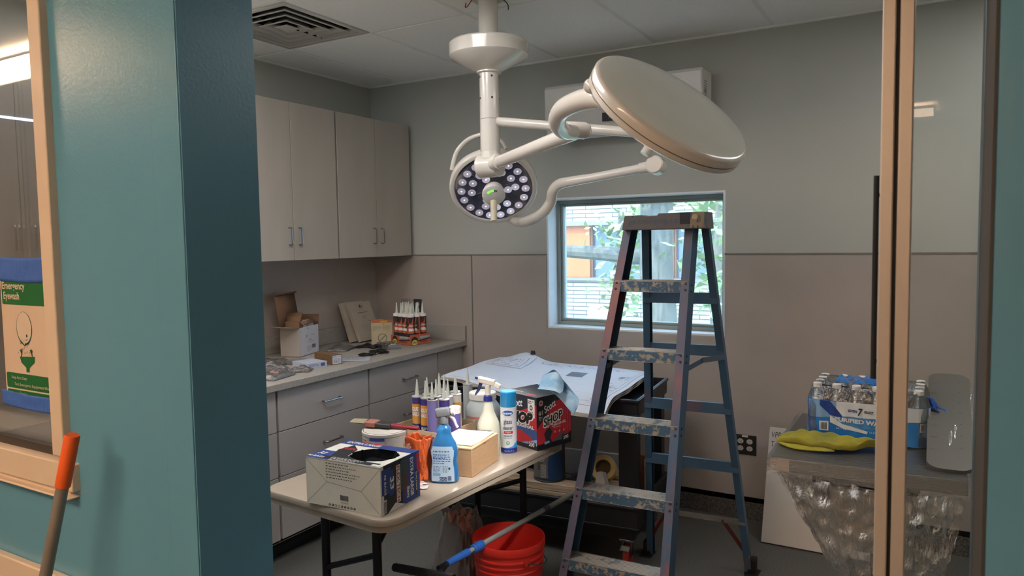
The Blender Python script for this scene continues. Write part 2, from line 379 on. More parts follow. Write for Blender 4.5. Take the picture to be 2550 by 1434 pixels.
m = MB(); m.box(RJ-.002, RJ+.03, FW1+.001, FW1+.025, 0, CZ); m.box(RJ-.002, RJ+.03, FW1+.062, FW1+.12, 0, CZ)
struct(m.build('trim_6', M_alub, bevel=.002), 'blue-gray metal channel the glass door slides into')

m = MB(); m.box(RJ-.004, RJ-.0005, FW0+.008, FW1, 0, CZ); struct(m.build('trim_7', mat('dark_jamb_cover', (70, 64, 58), .6)), 'dark strip added over the right door jamb')  # dark strip added to cover the too brightly lit jamb return
# ------------------------------------------------------------------ lights of the place and added fill panels
def troffer(label, x, y, w, l, z, col, st):
    t = thing('ceiling_light', label, 'ceiling light', (x, y, z), 0)
    m = MB(); m.box(-w/2, w/2, -l/2, -l/2+.02, -.012, .01); m.box(-w/2, w/2, l/2-.02, l/2, -.012, .01); m.box(-w/2, -w/2+.02, -l/2+.02, l/2-.02, -.012, .01); m.box(w/2-.02, w/2, -l/2+.02, l/2-.02, -.012, .01); m.build('frame', M_grid, t)
    m = MB(); m.box(-w/2+.02, w/2-.02, -l/2+.02, l/2-.02, -.006, .008)
    m.build('diffuser', mat('lit_diffuser', (255, 240, 220), .5, emit=col, est=st), t)
WARM = (255, 218, 184); NEUT = (250, 247, 246)
troffer('lit ceiling panel far along the corridor', -4.75, -.38, 1.6, .34, CZ-.02, WARM, 20)
troffer('lit ceiling panel over the corridor beside the doorway', -1.85, -.85, 1.2, .5, CZ-.02, WARM, 31)
troffer('added unseen fill panel in the hall behind the viewer, nearer the doorway', -1.0, -2.4, 1.2, .6, CZ-.02, WARM, 14)  # added out of view to send low warm light through the opening
troffer('added unseen fill panel in the middle of the hall behind the viewer', -.8, -3.8, 1.2, .6, CZ-.02, WARM, 20)  # added hall fill, unseen, lights upright faces in the room
troffer('added unseen fill panel at the far end of the hall behind the viewer', -.6, -5.2, 1.2, .6, CZ-.02, WARM, 22)  # last of the unseen hall panels added for level light
troffer('lit ceiling panel at the right end of the corridor', 1.3, -.5, 1.2, .5, CZ-.02, WARM, 1.5)
troffer('added unseen fill panel inside the room near the door', -1.71, 1.74, .6, 1.1, CZ-.014, NEUT, 13)  # added fill above the frame; the room's own ceiling lights are off
troffer('added unseen fill panel inside the room at the left, over the worktop end', -2.93, 1.72, .6, 1.0, CZ-.014, NEUT, 13)  # second room fill, added out of view
troffer('added unseen fill panel over the exam table at the right of the room', .50, 3.1, .6, 1.16, CZ-.014, NEUT, 6)  # added out of view so side light reaches the drawers

# ------------------------------------------------------------------ ceiling air diffuser
t = thing('air_diffuser', 'square white stepped air diffuser in the ceiling', 'air vent', (-2.932, 2.772, CZ))
m = MB()
def ring(m, r0, r1, z0, z1, mi=0):
    q0 = [(-r0, -r0), (r0, -r0), (r0, r0), (-r0, r0)]; q1 = [(-r1, -r1), (r1, -r1), (r1, r1), (-r1, r1)]
    v = [(x, y, z0) for x, y in q0]+[(x, y, z1) for x, y in q1]
    m.add(v, [(i, (i+1) % 4, 4+(i+1) % 4, 4+i) for i in range(4)], mi)
M_vent = mat('vent_white', (196, 194, 186), .45, var=.01)
ring(m, .298, .262, -.004, -.004); ring(m, .298, .298, -.004, .01); ring(m, .262, .245, -.004, .022)
m.build('frame', M_vent, t, solid=.0015)
for r in (.215, .155, .09):
    m = MB(); ring(m, r+.010, r, -.004, -.006); ring(m, r, r-.022, -.006, .022); m.build('louver', M_vent, t, solid=.0018)
m = MB(); m.box(-.045, .045, -.045, .045, -.006, -.003); m.build('louver', M_vent, t)
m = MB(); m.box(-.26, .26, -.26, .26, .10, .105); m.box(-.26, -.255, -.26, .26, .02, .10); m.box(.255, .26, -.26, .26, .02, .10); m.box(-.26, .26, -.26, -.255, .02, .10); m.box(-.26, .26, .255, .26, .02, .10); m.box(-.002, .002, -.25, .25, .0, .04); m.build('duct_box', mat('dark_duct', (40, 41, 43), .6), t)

# ------------------------------------------------------------------ wall cabinets and base cabinets on the left wall
def u_handle(name, m, p, ax, L, out, r=.004):
    """bow handle: p its middle on the face (facing +x), ax 'z' or 'y'"""
    a = Vector((0, 0, 1)) if ax == 'z' else Vector((0, 1, 0)); o = Vector((1, 0, 0)); p = Vector(p)
    pts = [p-a*L/2, p-a*L/2+o*(out-.006), p-a*(L/2-.006)+o*out, p+a*(L/2-.006)+o*out, p+a*L/2+o*(out-.006), p+a*L/2]
    m.tube(pts, r, 10); return m
U0, U1 = 1.500, 2.405
upl = ['taupe wall cabinet over the counter beside the teal wall', 'taupe wall cabinet in the back corner of the room', 'taupe wall cabinet seen through the corridor window', 'taupe wall cabinet nearest the corridor wall']
for k, (y0, y1) in enumerate(((2.655, 3.386), (3.386, 4.118), (1.924, 2.655), (1.215, 1.924))):
    t = thing('wall_cabinet', upl[k], 'cabinet', (-3.565, (y0+y1)/2, U0), 0, 'taupe wall cabinets on the left wall')
    w = (y1-y0)/2
    m = MB(); m.box(.0, .344, -w+.001, w-.001, 0, U1-U0); m.build('body', [M_cab], t)
    m = MB(); m.box(.344, .3455, -w+.002, w-.002, .004, U1-U0-.004); m.build('face_shadow_gap', M_gap, t)
    for s in (-1, 1):
        e0, e1 = (-w+(.004 if k != 1 else .010), -.0018) if s < 0 else (.0018, w-.004)
        m = MB(); m.box(.3455, .365, e0, e1, 0, U1-U0); d = m.build('door', M_cab, t, bevel=.0012)
        u_handle('h', mm := MB(), (.365, s*(.041 if s > 0 else .036), .138), 'z', .098, .026, .0042); mm.build('handle', M_steel, d)
# base cabinets
CF = -2.79
seams = [1.21, 1.807, 2.485, 3.163, 3.84]
lb = ['taupe base cabinet nearest the corridor wall', 'taupe base cabinet half hidden behind the teal wall', 'taupe base cabinet with three drawers beside the folding table', 'taupe base cabinet in the back corner behind the caulk tubes']
for k in range(4):
    y0, y1 = seams[k], seams[k+1]; w = (y1-y0)/2
    t = thing('base_cabinet', lb[k], 'cabinet', (LW, (y0+y1)/2, 0), 0, 'taupe base cabinets under the counter')
    D = CF-LW
    m = MB(); m.box(.015, D-.021, -w+.001, w-.001, .1, .875); m.build('body', M_cabd, t)
    m = MB(); m.box(D-.0205, D-.0195, -w+.002, w-.002, .104, .872); m.build('face_shadow_gap', M_gap, t)
    m = MB(); m.box(.015, D-.08, -w+.001, w-.001, 0, .1); m.build('toe_kick', M_black, t)
    for z0, z1 in ((.667, .872), (.440, .663), (.122, .436)):
        m = MB(); m.box(D-.0195, D, -w+.007, w-.007, z0, z1); d = m.build('drawer', M_cabd, t, bevel=.0015)
        u_handle('h', mm := MB(), (D, .03, (z0+z1)/2-.008 if z1-z0 < .3 else z1-.1), 'y', .125, .028, .0045); mm.build('handle', M_steel, d)
t = thing('filler_panel', 'narrow taupe filler panel between base cabinets and back wall', 'panel', (LW, 3.995, 0))
m = MB(); m.box(.6, CF-LW-.004, -.148, .14, .1, .872); m.build('panel', M_cabd, t); m = MB(); m.box(.6, CF-LW-.08, -.148, .14, 0, .1); m.build('toe_kick', M_black, t)
t = thing('worktop', 'long speckled gray worktop with low backsplash on the base cabinets', 'countertop', (LW, 1.205, .878))
m = MB(); m.box(PT+.001, .81, 0, 2.932, 0, .036); m.build('slab', M_ctop, t, bevel=.003)
m = MB(); m.box(PT+.001, .032, 0, 2.912, .036, .140); m.box(PT+.001, .81, 2.912, 2.932, .036, .140); m.build('backsplash', M_ctop, t, bevel=.002)

# ------------------------------------------------------------------ outlets
def outlet(label, cx, cz, w, h, dark, holes, y=BW-PT):
    t = thing('wall_outlet', label, 'outlet', (cx, y, cz))
    m = MB(); m.box(-w/2, w/2, -.006, 0, -h/2, h/2); m.build('cover_plate', [mat('outlet_plate', dark, .35, metal=.3 if dark[0] > 90 else 0)], t, bevel=.002)
    M_soc = flat(196, 188, 178)
    for x, z, kind in holes:
        m = MB()
        if kind == 's':
            m.at(x, -.006, z, rx=PI/2); m.lathe([(.0165, 0), (.0165, .002), (.001, .0022)], 20, 0, sy=.86)
            m.at(); k = Ink(m, face_fn((x, -.0082, z), (1, 0, 0), (0, 0, 1)))
            for dx in (-.006, .006): k.rect(dx-.001, 0, dx+.001, .007, 1)
            k.ell(0, -.006, .0025, .0025, 1, n=10)
            m.build('socket', [M_soc, flat(30, 28, 26)], t)
        else:
            m.box(x-.017, x+.017, -.010, -.005, z-.034, z+.034); m.build('rocker_switch', [M_soc if kind == 'w' else flat(40, 38, 36)], t, bevel=.002)
    if holes[0][2] == 's' and len(holes) == 4:
        m = MB(); k = Ink(m, face_fn((0, -.0062, .05), (1, 0, 0), (0, 0, 1))); k.rect(-.016, -.006, .016, .005, 0); k.text('EF-42', 0, -.003, .005, 1); m.build('sticker', [flat(214, 214, 210), flat(60, 60, 60)], t)
outlet('black four-socket outlet low on the back wall', -.894, .428, .122, .112, (36, 34, 33), [(a, b, 's') for a in (-.025, .025) for b in (-.02, .02)])
outlet('steel switch plate over the counter behind the orange tubes, nearer the corner', -3.285, 1.13, .072, .116, (150, 150, 146), [(0, 0, 'w')])
outlet('dark outlet plate over the counter, behind the tallest tube tips', -3.172, 1.13, .072, .116, (60, 60, 60), [(0, .022, 's'), (0, -.022, 's')])

# ------------------------------------------------------------------ wall-mounted air conditioner
t = thing('wall_air_conditioner', 'white split air conditioner high on the back wall', 'air conditioner', (-1.565, BW, 2.2))
m = MB(); m.extr([(0, .012), (.13, 0), (.175, .03), (.20, .10), (.205, .29), (.19, .31), (0, .31)], (-.475, 0, 0), (.475, 0, 0)); m.build('housing', M_wplast, t, bevel=.008, segs=3)
m = MB(); k = MB(); k.extr([(.128, -.002), (.176, .026), (.18, .022), (.134, -.008)], (-.42, 0, 0), (.42, 0, 0)); k.build('louver', mat('ac_louver', (200, 200, 198), .4), t)
m = MB(); i = Ink(m, face_fn((.476, -.19, .06), (0, 1, 0), (0, 0, 1))); i.rect(.02, .09, .10, .2, 0)
i.para(.03, .10, .09, .19, 7, 1); i.bars(.035, .12, .06, .14, 1, 3); m.build('side_label', [M_wplast, flat(70, 70, 72)], t)
m = MB(); i = Ink(m, face_fn((-.1, -.207, .07), (1, 0, 0), (0, 0, 1))); i.rect(.0, 0, .13, .05, 0); i.text('A/C', .065, .015, .022, 1); m.build('front_sticker', [flat(34, 34, 36), flat(190, 190, 190)], t)

# ------------------------------------------------------------------ surgical light: one ceiling-hung fixture with two heads
L0 = Vector((-1.826, 2.97, 0))
sg = thing('surgical_light', 'white ceiling-hung surgical light with two round heads', 'surgical light', (L0.x, L0.y, CZ))
def W3(o): return o
def rel(p): return Vector(p)-Vector((L0.x, L0.y, CZ))
D0 = (Vector((L0.x, L0.y, 2))-CAM).dot(_F)
def zpole(py): return P(1215, py, D0).z
m = MB(); m.M = Matrix.Translation((0, 0, -CZ))
zc0, zc1, zc2 = zpole(108), zpole(150), zpole(182)
m.lathe([(.046, CZ+.12), (.046, zc0)], 32); m.build('ceiling_tube', M_white, sg)
m = MB(); m.M = Matrix.Translation((0, 0, -CZ))
m.lathe([(.05, zc0-.004), (.178, zc0-.006), (.186, zc0-.014), (.186, zc1+.01), (.180, zc1+.003), (.058, zc2), (.05, zc2)], 64); m.build('canopy', M_white, sg)
m = MB(); m.M = Matrix.Translation((0, 0, -CZ))
z1, z2 = zpole(182), zpole(264)
m.lathe([(.046, zc2+.02), (.058, zc2+.006), (.058, zc2-.006), (.046, zc2-.01)], 32)
m.lathe([(.046, zc2), (.046, z2)], 32)
for a in (-2.2, -.75, .7, 2.3):
    for pz in (196, 248): m.lathe([(.005, 0), (.005, .0015)], 10, 1, axis=(math.cos(a), math.sin(a), 0), o=(.0455*math.cos(a), .0455*math.sin(a), zpole(pz)))
m.build('upper_sleeve', [M_white, flat(70, 62, 56)], sg)
m = MB(); m.M = Matrix.Translation((0, 0, -CZ))
z3, z4, z5 = zpole(298), zpole(377), zpole(440)
m.lathe([(.0465, z2), (.0465, z3)], 32); m.lathe([(.044, z3+.001), (.044, z3-.002)], 32, 1); m.lathe([(.047, z3-.002), (.047, z4)], 32)
m.build('lower_sleeve', [M_white, flat(90, 80, 72)], sg)
# knuckle under the pole
hub = Vector((L0.x, L0.y, zpole(412)))
m = MB(); ax = (_A*.80+_F*-.45).normalized(); ax.z = 0; ax.normalize()
m.lathe([(.046, 0), (.05, -.035)], 32, o=tuple(rel((L0.x, L0.y, z4))))
m.lathe([(.001, -.062), (.05, -.062), (.056, -.055), (.056, .045), (.05, .052), (.001, .052)], 32, axis=tuple(ax), o=tuple(rel(hub+_F*.0)))
m.build('knuckle', M_white, sg, bevel=0)
# arm B to the near head
A0 = hub+Vector((0, 0, 0)); E1 = P(1436, 326, 2.68)
A0b = A0+(E1-A0).normalized()*.05; A1 = A0+(E1-A0)*.86
m = MB(); m.tube([rel(A0b-(E1-A0).normalized()*.03), rel(A0+(E1-A0)*.13)], .034, 20); m.tube([rel(A0+(E1-A0)*.13), rel(A1)], .0285, 20); m.tube([rel(A1), rel(E1)], .031, 20)
m.build('spring_arm', M_white, sg)
m = MB(); d = (P(1466, 322, 2.6)-P(1405, 318, 2.6)).normalized(); e = P(1436, 324, 2.66)
m.tube([rel(e-d*.055), rel(e-d*.05), rel(e+d*.03), rel(e+d*.047), rel(e+d*.055)], [.02, .03, .031, .024, .004], 20, cap=True)
m.build('elbow_joint', M_white, sg)
m = MB(); pts = [P(1428, 330, 2.60), P(1402, 325, 2.52), P(1388, 302, 2.40), P(1402, 272, 2.27), P(1446, 250, 2.12), P(1496, 243, 2.0), P(1528, 254, 1.95)]
m.tube([rel(p) for p in pts], [.026, .028, .03, .031, .031, .031, .03], 20, smooth=8); m.build('yoke', M_white, sg)
# near head seen from its back
DN = 1.87; c2 = P(1680, 257, DN)
v2 = (-ray(1680, 257)).normalized(); pa = _A-v2*_A.dot(v2); pa.normalize(); pb = v2.cross(pa); pb = pb if pb.dot(_B) > 0 else -pb
n2 = (v2*.31+(pa*.52+pb*.854)*.95).normalized()
M_back = mat('head_back_cover', (226, 228, 218), .16, var=.01, coat=.6)
m = MB(); R2 = .226
o2 = c2
prof = [(.001, .0), (R2*.6, -.0015), (R2-.012, -.004), (R2-.004, -.0065), (R2, -.012), (R2, -.030), (R2-.0012, -.0305), (R2-.0012, -.032), (R2, -.0325), (R2-.002, -.047), (R2-.01, -.052), (.001, -.052)]
m.lathe(prof, 96, 0, axis=tuple(n2), o=tuple(rel(o2)), mf=[1, 1, 0, 0, 0, 2, 2, 2, 0, 0, 3])
hd = m.build('lamp_head', [M_white, M_back, flat(120, 110, 98), mat('unlit_lens_plate', (70, 74, 86), .2)], sg, sharp=50)
m = MB(); p = o2+(P(1500, 180, 2.0)-P(1500, 180, 2.0))
ed = (P(1492, 195, DN)-c2).normalized()
m.tube([rel(c2+ed*(R2-.05)-n2*.028), rel(c2+ed*(R2-.012)-n2*.028), rel(P(1488, 214, 1.94)), rel(P(1498, 232, 1.95)), rel(P(1514, 246, 1.96))], [.014, .018, .024, .027, .029], 16, smooth=5); m.build('head_mount', M_white, sg)
# arm A to the far head
ja = Vector((L0.x, L0.y, zpole(302))); jb = P(1610, 332, 3.15)
m = MB(); m.tube([rel(ja), rel(jb)], .0215, 20); m.build('extension_arm', M_white, sg)
m = MB(); jc = P(1634, 412, 3.2)
m.tube([rel(jb), rel(jb+(jc-jb)*.45)], .026, 20); m.tube([rel(P(1616, 365, 3.17)), rel(P(1604, 384, 3.17))], .02, 16); dd = (_F*.7+_A*.35).normalized()
m.lathe([(.001, -.038), (.034, -.038), (.04, -.032), (.04, .03), (.034, .036), (.001, .036)], 28, axis=tuple(dd), o=tuple(rel(jc))); m.build('joint', M_white, sg)
kb = P(1452, 447, 3.45)
m = MB(); m.tube([rel(jc), rel(jc+(kb-jc)*.2)], .026, 18); m.tube([rel(jc+(kb-jc)*.2), rel(kb)], .021, 18); m.build('spring_arm', M_white, sg)
m = MB(); pts = [P(1460, 445, 3.44), P(1420, 452, 3.5), P(1392, 459, 3.53), P(1376, 477, 3.55), P(1371, 503, 3.58), P(1352, 530, 3.6), P(1320, 548, 3.72), P(1292, 553, 3.86), P(1268, 542, 4.0)]
m.tube([rel(p) for p in pts], [.022, .024, .026, .0265, .027, .027, .027, .026, .024], 18, smooth=6); m.build('yoke', M_white, sg)
# far head, lit
DH = 3.78; c1 = P(1229, 470, DH); v1 = (-ray(1229, 470)).normalized()
n1 = (v1*.765 - _B*.63+_A*.02).normalized(); n1.normalize()
u1 = _A-(n1*_A.dot(n1)); u1.normalize(); w1 = n1.cross(u1)
R1 = .228
m = MB(); m.lathe([(R1*.885, .0), (R1*.9, .006), (R1*.97, .006), (R1, .0), (R1+.002, -.03), (R1-.012, -.05), (.001, -.06)], 72, 0, axis=tuple(n1), o=tuple(rel(c1)))
m.build('lamp_head', M_white, sg, sharp=50)
M_plate = mat('lens_plate', (84, 90, 118), .3, var=.1)
m = MB(); m.lathe([(.001, 0), (R1*.89, 0)], 48, 0, axis=tuple(n1), o=tuple(rel(c1)))
def hp(x, y, h=0): return c1+u1*x*R1+w1*y*R1+n1*h
for a in (20, 80, 140, 200, 260, 320):
    a = math.radians(a); d = (u1*math.cos(a)+w1*math.sin(a))
    m.tube([rel(c1+d*.3*R1+n1*.001), rel(c1+d*.87*R1+n1*.001)], .0012, 6, 1)
m.build('lens_plate', [M_plate, flat(120, 126, 150)], sg)
M_led = mat('led_core', (255, 255, 255), .3, emit=(255, 240, 246), est=7)
M_refl = mat('led_reflector', (205, 205, 215), .15, metal=.8, emit=(215, 205, 225), est=.35)
leds = []
for rr, n, off in ((.73, 18, .1), (.50, 12, .26), (.33, 6, 0)):
    for i in range(n):
        a = 2*PI*(i+off)/n
        if rr == .33 and i % 2: continue
        if rr == .5 and i % 4 == 3: continue
        leds.append((rr*math.cos(a), rr*math.sin(a)))
src = None
rot = n1.to_track_quat('Z', 'Y')
for x, y in leds:
    if src is None:
        m = MB(); m.lathe([(.014, 0), (.020, .007), (.0212, .009)], 16, 0); src = m.build('led_lens', M_refl, sg)
        m = MB(); m.sphere((0, 0, .004), .0062, 0, 10, 6); cc = m.build('led_bulb', M_led, src)
        q = src
    else:
        q = src.copy(); COL.objects.link(q); q.parent = sg
        z = cc.copy(); COL.objects.link(z); z.parent = q
    q.location = rel(hp(x, y, .001)); q.rotation_mode = 'QUATERNION'; q.rotation_quaternion = rot
m = MB(); m.lathe([(.05, .0), (.05, .012), (.046, .03), (.06, .034), (.06, .052), (.05, .058), (.001, .06)], 32, 0, axis=tuple(n1), o=tuple(rel(hp(0, -.02)))); m.build('control_hub', M_wplast, sg)
m = MB(); kx = hp(0, .0)
for i in range(7):
    a0 = math.radians(150-i*13); a1 = math.radians(150-i*13-9)
    q = [c1+n1*.0606+u1*r*math.cos(a)+w1*r*math.sin(a)-w1*.02*R1 for r, a in ((.03, a0), (.042, a0), (.042, a1), (.03, a1))]
    m.add([tuple(rel(p)) for p in q], [(0, 1, 2, 3)], 0 if i < 5 else 1)
m.build('level_lights', [mat('green_level_light', (120, 220, 60), .4, emit=(110, 230, 60), est=1.2), flat(60, 62, 100)], sg)
m = MB(); m.lathe([(.019, .05), (.0185, .08), (.016, .13), (.018, .15), (.017, .165), (.001, .167)], 16, 0, axis=tuple(n1*.5-_B*.6), o=tuple(rel(c1-w1*.01+n1*.02))); m.build('sterile_handle', mat('ivory_handle', (214, 204, 176), .35), sg)
m = MB(); pts = [hp(-.93, .45, -.03), hp(-.80, .80, -.075), hp(-.50, 1.06, -.10), hp(-.1, 1.16, -.10), hp(.2, 1.1, -.06), hp(.3, .98, -.03)]
m.tube([rel(p) for p in pts], .011, 12, smooth=6); m.build('grab_rail', M_white, sg)
lg = bpy.data.lights.new('surgical_beam', 'SPOT'); lg.energy = 230; lg.spot_size = math.radians(19); lg.spot_blend = .9; lg.shadow_soft_size = .12; lg.color = (1, .97, .93)
lo = bpy.data.objects.new('surgical_beam', lg); COL.objects.link(lo); lo.location = c1+n1*.07
aim = Vector((-1.50, 2.33, .80)); lo.rotation_euler = (aim-lo.location).to_track_quat('-Z', 'Y').to_euler()
near = c2-n2*.056; un = _A-(n2*_A.dot(n2)); un.normalize(); wn = (-n2).cross(un)
rotn = (-n2).to_track_quat('Z', 'Y')
for x, y in leds:
    q = src.copy(); COL.objects.link(q); q.parent = sg; z = cc.copy(); COL.objects.link(z); z.parent = q
    q.location = rel(near+un*x*R2+wn*y*R2); q.rotation_mode = 'QUATERNION'; q.rotation_quaternion = rotn
m = MB(); m.lathe([(.05, .0), (.05, .012), (.046, .03), (.06, .034), (.06, .052), (.05, .058), (.001, .06)], 32, 0, axis=tuple(-n2), o=tuple(rel(near))); m.build('control_hub', M_wplast, sg)
l2 = bpy.data.lights.new('surgical_beam', 'SPOT'); l2.energy = 120; l2.spot_size = math.radians(28); l2.spot_blend = .9; l2.shadow_soft_size = .12; l2.color = (1, .97, .95)
lo2 = bpy.data.objects.new('surgical_beam', l2); COL.objects.link(lo2); lo2.location = near-n2*.07; lo2.rotation_euler = (Vector((-1.50, 2.25, .8))-lo2.location).to_track_quat('-Z', 'Y').to_euler()
# wires round the pole at the ceiling
for k, (col, pts, lb_) in enumerate((((150, 30, 34), [(-.10, .0, .05), (-.10, -.04, -.022), (-.075, -.055, -.028), (-.055, -.02, .03)], 'red wire loop poking from the ceiling beside the lamp pole'),
                             ((40, 40, 44), [(.055, -.01, .04), (.08, -.05, -.014), (.11, -.045, -.03), (.125, -.03, -.05), (.13, -.035, -.075)], 'dark wire end hanging from the ceiling beside the lamp pole'),
                             ((150, 30, 34), [(.05, -.03, .04), (.07, -.06, -.016), (.12, -.05, -.018), (.13, -.02, .03)], 'red and loose wire lying over the ceiling hole'))):
    m = MB(); m.tube(pts, .0022, 8, smooth=6); tag(m.build('electric_wire', flat(*col), loc=(L0.x, L0.y, CZ)), lb_, 'wire', 'loose wires at the ceiling hole')

# ------------------------------------------------------------------ blue fibreglass stepladder
def worn(name, base, chips, under, s1=18, s2=9, t1=(.52, .56), t2=(.6, .66), rough=.5, metal=0, stretch=None):
    m = mat(name, base, rough, metal, var=.08, scale=6, stretch=stretch); nt = m.node_tree; N = nt.nodes; L = nt.links.new; b = N['Principled BSDF']
    src = b.inputs['Base Color'].links[0].from_socket; mp = [n for n in N if n.type == 'MAPPING'][0]
    for col, sc, t, off in ((under, s2, t2, 3.1), (chips, s1, t1, 7.7)):
        nz = N.new('ShaderNodeTexNoise'); nz.noise_dimensions = '4D'; nz.inputs['W'].default_value = off; nz.inputs['Scale'].default_value = sc; nz.inputs['Detail'].default_value = 8; nz.inputs['Roughness'].default_value = .65; L(mp.outputs[0], nz.inputs['Vector'])
        r = N.new('ShaderNodeMapRange'); r.inputs[1].default_value, r.inputs[2].default_value = t; L(nz.outputs['Fac'], r.inputs[0])
        mx = N.new('ShaderNodeMix'); mx.data_type = 'RGBA'; L(r.outputs[0], mx.inputs['Factor']); L(src, mx.inputs['A']); mx.inputs['B'].default_value = (*lin(col), 1); src = mx.outputs['Result']
    L(src, b.inputs['Base Color']); return m
M_lb = worn('worn_blue_fibreglass', (62, 92, 118), (150, 140, 120), (120, 74, 70), 30, 5, (.66, .70), (.60, .72), stretch=(1, 1, .5))
M_lf = worn('worn_rail_flange', (92, 92, 112), (70, 96, 124), (150, 92, 76), 14, 7, (.50, .60), (.50, .66), stretch=(1, 1, .35))
M_ls = worn('worn_step_front', (64, 92, 116), (158, 148, 128), (124, 88, 76), 42, 20, (.50, .57), (.6, .66))
M_lt = worn('step_tread_metal', (160, 152, 142), (110, 118, 124), (92, 104, 118), 22, 10, (.55, .6), (.58, .66), rough=.4, metal=.5)
M_lc = worn('grimy_ladder_cap', (98, 92, 92), (84, 84, 92), (66, 76, 92), 12, 6, (.6, .68), (.56, .64))
M_rivet = flat(52, 40, 38)
lad = thing('stepladder', 'paint-worn blue six-foot stepladder standing open', 'ladder', (-.97, 3.0, 0), 0)
def lr(p): return Vector(p)-Vector((-.97, 3.0, 0))
th = .04; ux = Vector((math.cos(th), math.sin(th), 0)); uy = Vector((-math.sin(th), math.cos(th), 0))
SP = .2834
def stepc(n): return Vector((-1.0965+.0174*n, 2.5699+.0639*n, SP*n))
def sw(n): return .4545-.0316*n
topn = 5.92
for s in (-1, 1):      # front rails: channel, web outward, flanges inward
    a = stepc(-.0)+ux*s*(sw(0)/2+.012); b = stepc(topn)+ux*s*(sw(topn)/2+.012)
    d = (b-a).normalized(); v = uy-d*uy.dot(d); v.normalize(); u = ux*s
    W_, D_, T_ = .034, .094, .004
    prof = [(0, 0), (-W_, 0), (-W_, T_), (-T_, T_), (-T_, D_-T_), (-W_, D_-T_), (-W_, D_), (0, D_)]
    m = MB(); n = len(prof); vs = [tuple(lr(a+u*x+v*y)) for x, y in prof]+[tuple(lr(b+u*x+v*y)) for x, y in prof]
    fs = [(i, n+i, n+(i+1) % n, (i+1) % n) for i in range(n)]
    if s < 0: fs = [f[::-1] for f in fs]
    for i, f in enumerate(fs): m.add([vs[j] for j in f], [(0, 1, 2, 3)], 1 if i in (0, 1) else 0)
    m.add(vs[:n], [tuple(range(n))]); m.add(vs[n:], [tuple(range(n))])
    for k in range(1, 6):
        for dz in (-.012, .014):
            c = stepc(k)+u*(sw(k)/2+.012-.014)-v*.0+d*(dz-.02); m.lathe([(.0055, 0), (.0045, .003), (.001, .0035)], 10, 0, axis=tuple(-v), o=tuple(lr(c)), mf=[2, 2])
            c = stepc(k)+u*(sw(k)/2+.012)+v*.04+d*(dz-.02); m.lathe([(.0055, 0), (.0045, .003), (.001, .0035)], 10, 0, axis=tuple(u), o=tuple(lr(c)), mf=[2, 2])
    fr = m.build('front_rail', [M_lb, M_lf, M_rivet], lad)
    m = MB(); m.at(*lr(stepc(0)+ux*s*(sw(0)/2)+uy*.04), rz=th); m.box(-.022, .022, -.05, .05, 0, .035); m.build('foot', M_black, lad, bevel=.004)
for k in range(1, 6):
    c = lr(stepc(k)); h = sw(k)/2+.006
    m = MB(); m.at(c.x, c.y, c.z, rz=th)
    m.box(-h, h, -.002, .001, -.042, .0, 0); m.box(-h, h, -.002, .012, -.0435, -.0415, 2)
    m.box(-h, h, -.002, .088, .0, .003, 1); m.box(-h, h, .085, .088, -.03, .0, 0)
    for q in range(7): m.box(-h+.004, h-.004, .006+q*.011, .010+q*.011, .003, .0048, 1)
    m.build('step', [M_ls, M_lt, M_lt], lad, bevel=.0012)
# cap
ct = lr(Vector((-.960, 2.90, 0)))
zc = 1.632
m = MB(); m.at(ct.x, ct.y, zc, rz=th)
hw = .173
prof = [(-hw-.004, 0), (hw+.004, 0), (hw-.002, .068), (-.02, .066), (-.024, .058), (-.088, .055), (-.092, .061), (-.118, .061), (-.122, .060), (-.128, .050), (-.133, .060), (-.162, .060), (-hw+.006, .052)]
v = [(x, 0, z) for x, z in prof]+[(x, .135, z) for x, z in prof]; n = len(prof)
m.add(v, [tuple(range(n)), tuple(range(2*n-1, n-1, -1))]+[(i, n+i, n+(i+1) % n, (i+1) % n) for i in range(n)][::1])
cap = m.build('top_cap', M_lc, lad, bevel=.003)
m = MB(); m.at(ct.x, ct.y, zc, rz=th)
i = Ink(m, face_fn((0, 0, 0), (1, 0, 0), (0, 0, 1)))
i.text('LOUISVILLE', -.028, .026, .016, 0, w=.19, bold=.004)
for q in range(3): i.poly([(-.15+q*.01, .014+q*.004), (-.142+q*.01, .014+q*.004), (-.134+q*.01, .038), (-.142+q*.01, .038)], 0)
i.rect(.070, .020, .112, .067, 1, 2)
i.poly([(.112, .004), (.165, .004), (.169, .066), (.122, .066), (.118, .05), (.108, .03)], 2, 1); i.ell(.13, .048, .012, .010, 3, 3); i.ell(.147, .04, .008, .016, 4, 2)
i.ell(.124, .008, .0025, .006, 5, 3); i.ell(.143, .008, .0025, .006, 5, 3); i.ell(.14, .03, .002, .006, 5, 3)
m.build('cap_marks', [flat(74, 82, 98), flat(30, 34, 44), flat(124, 108, 88), flat(168, 148, 112), flat(92, 82, 76), flat(30, 28, 30)], cap)
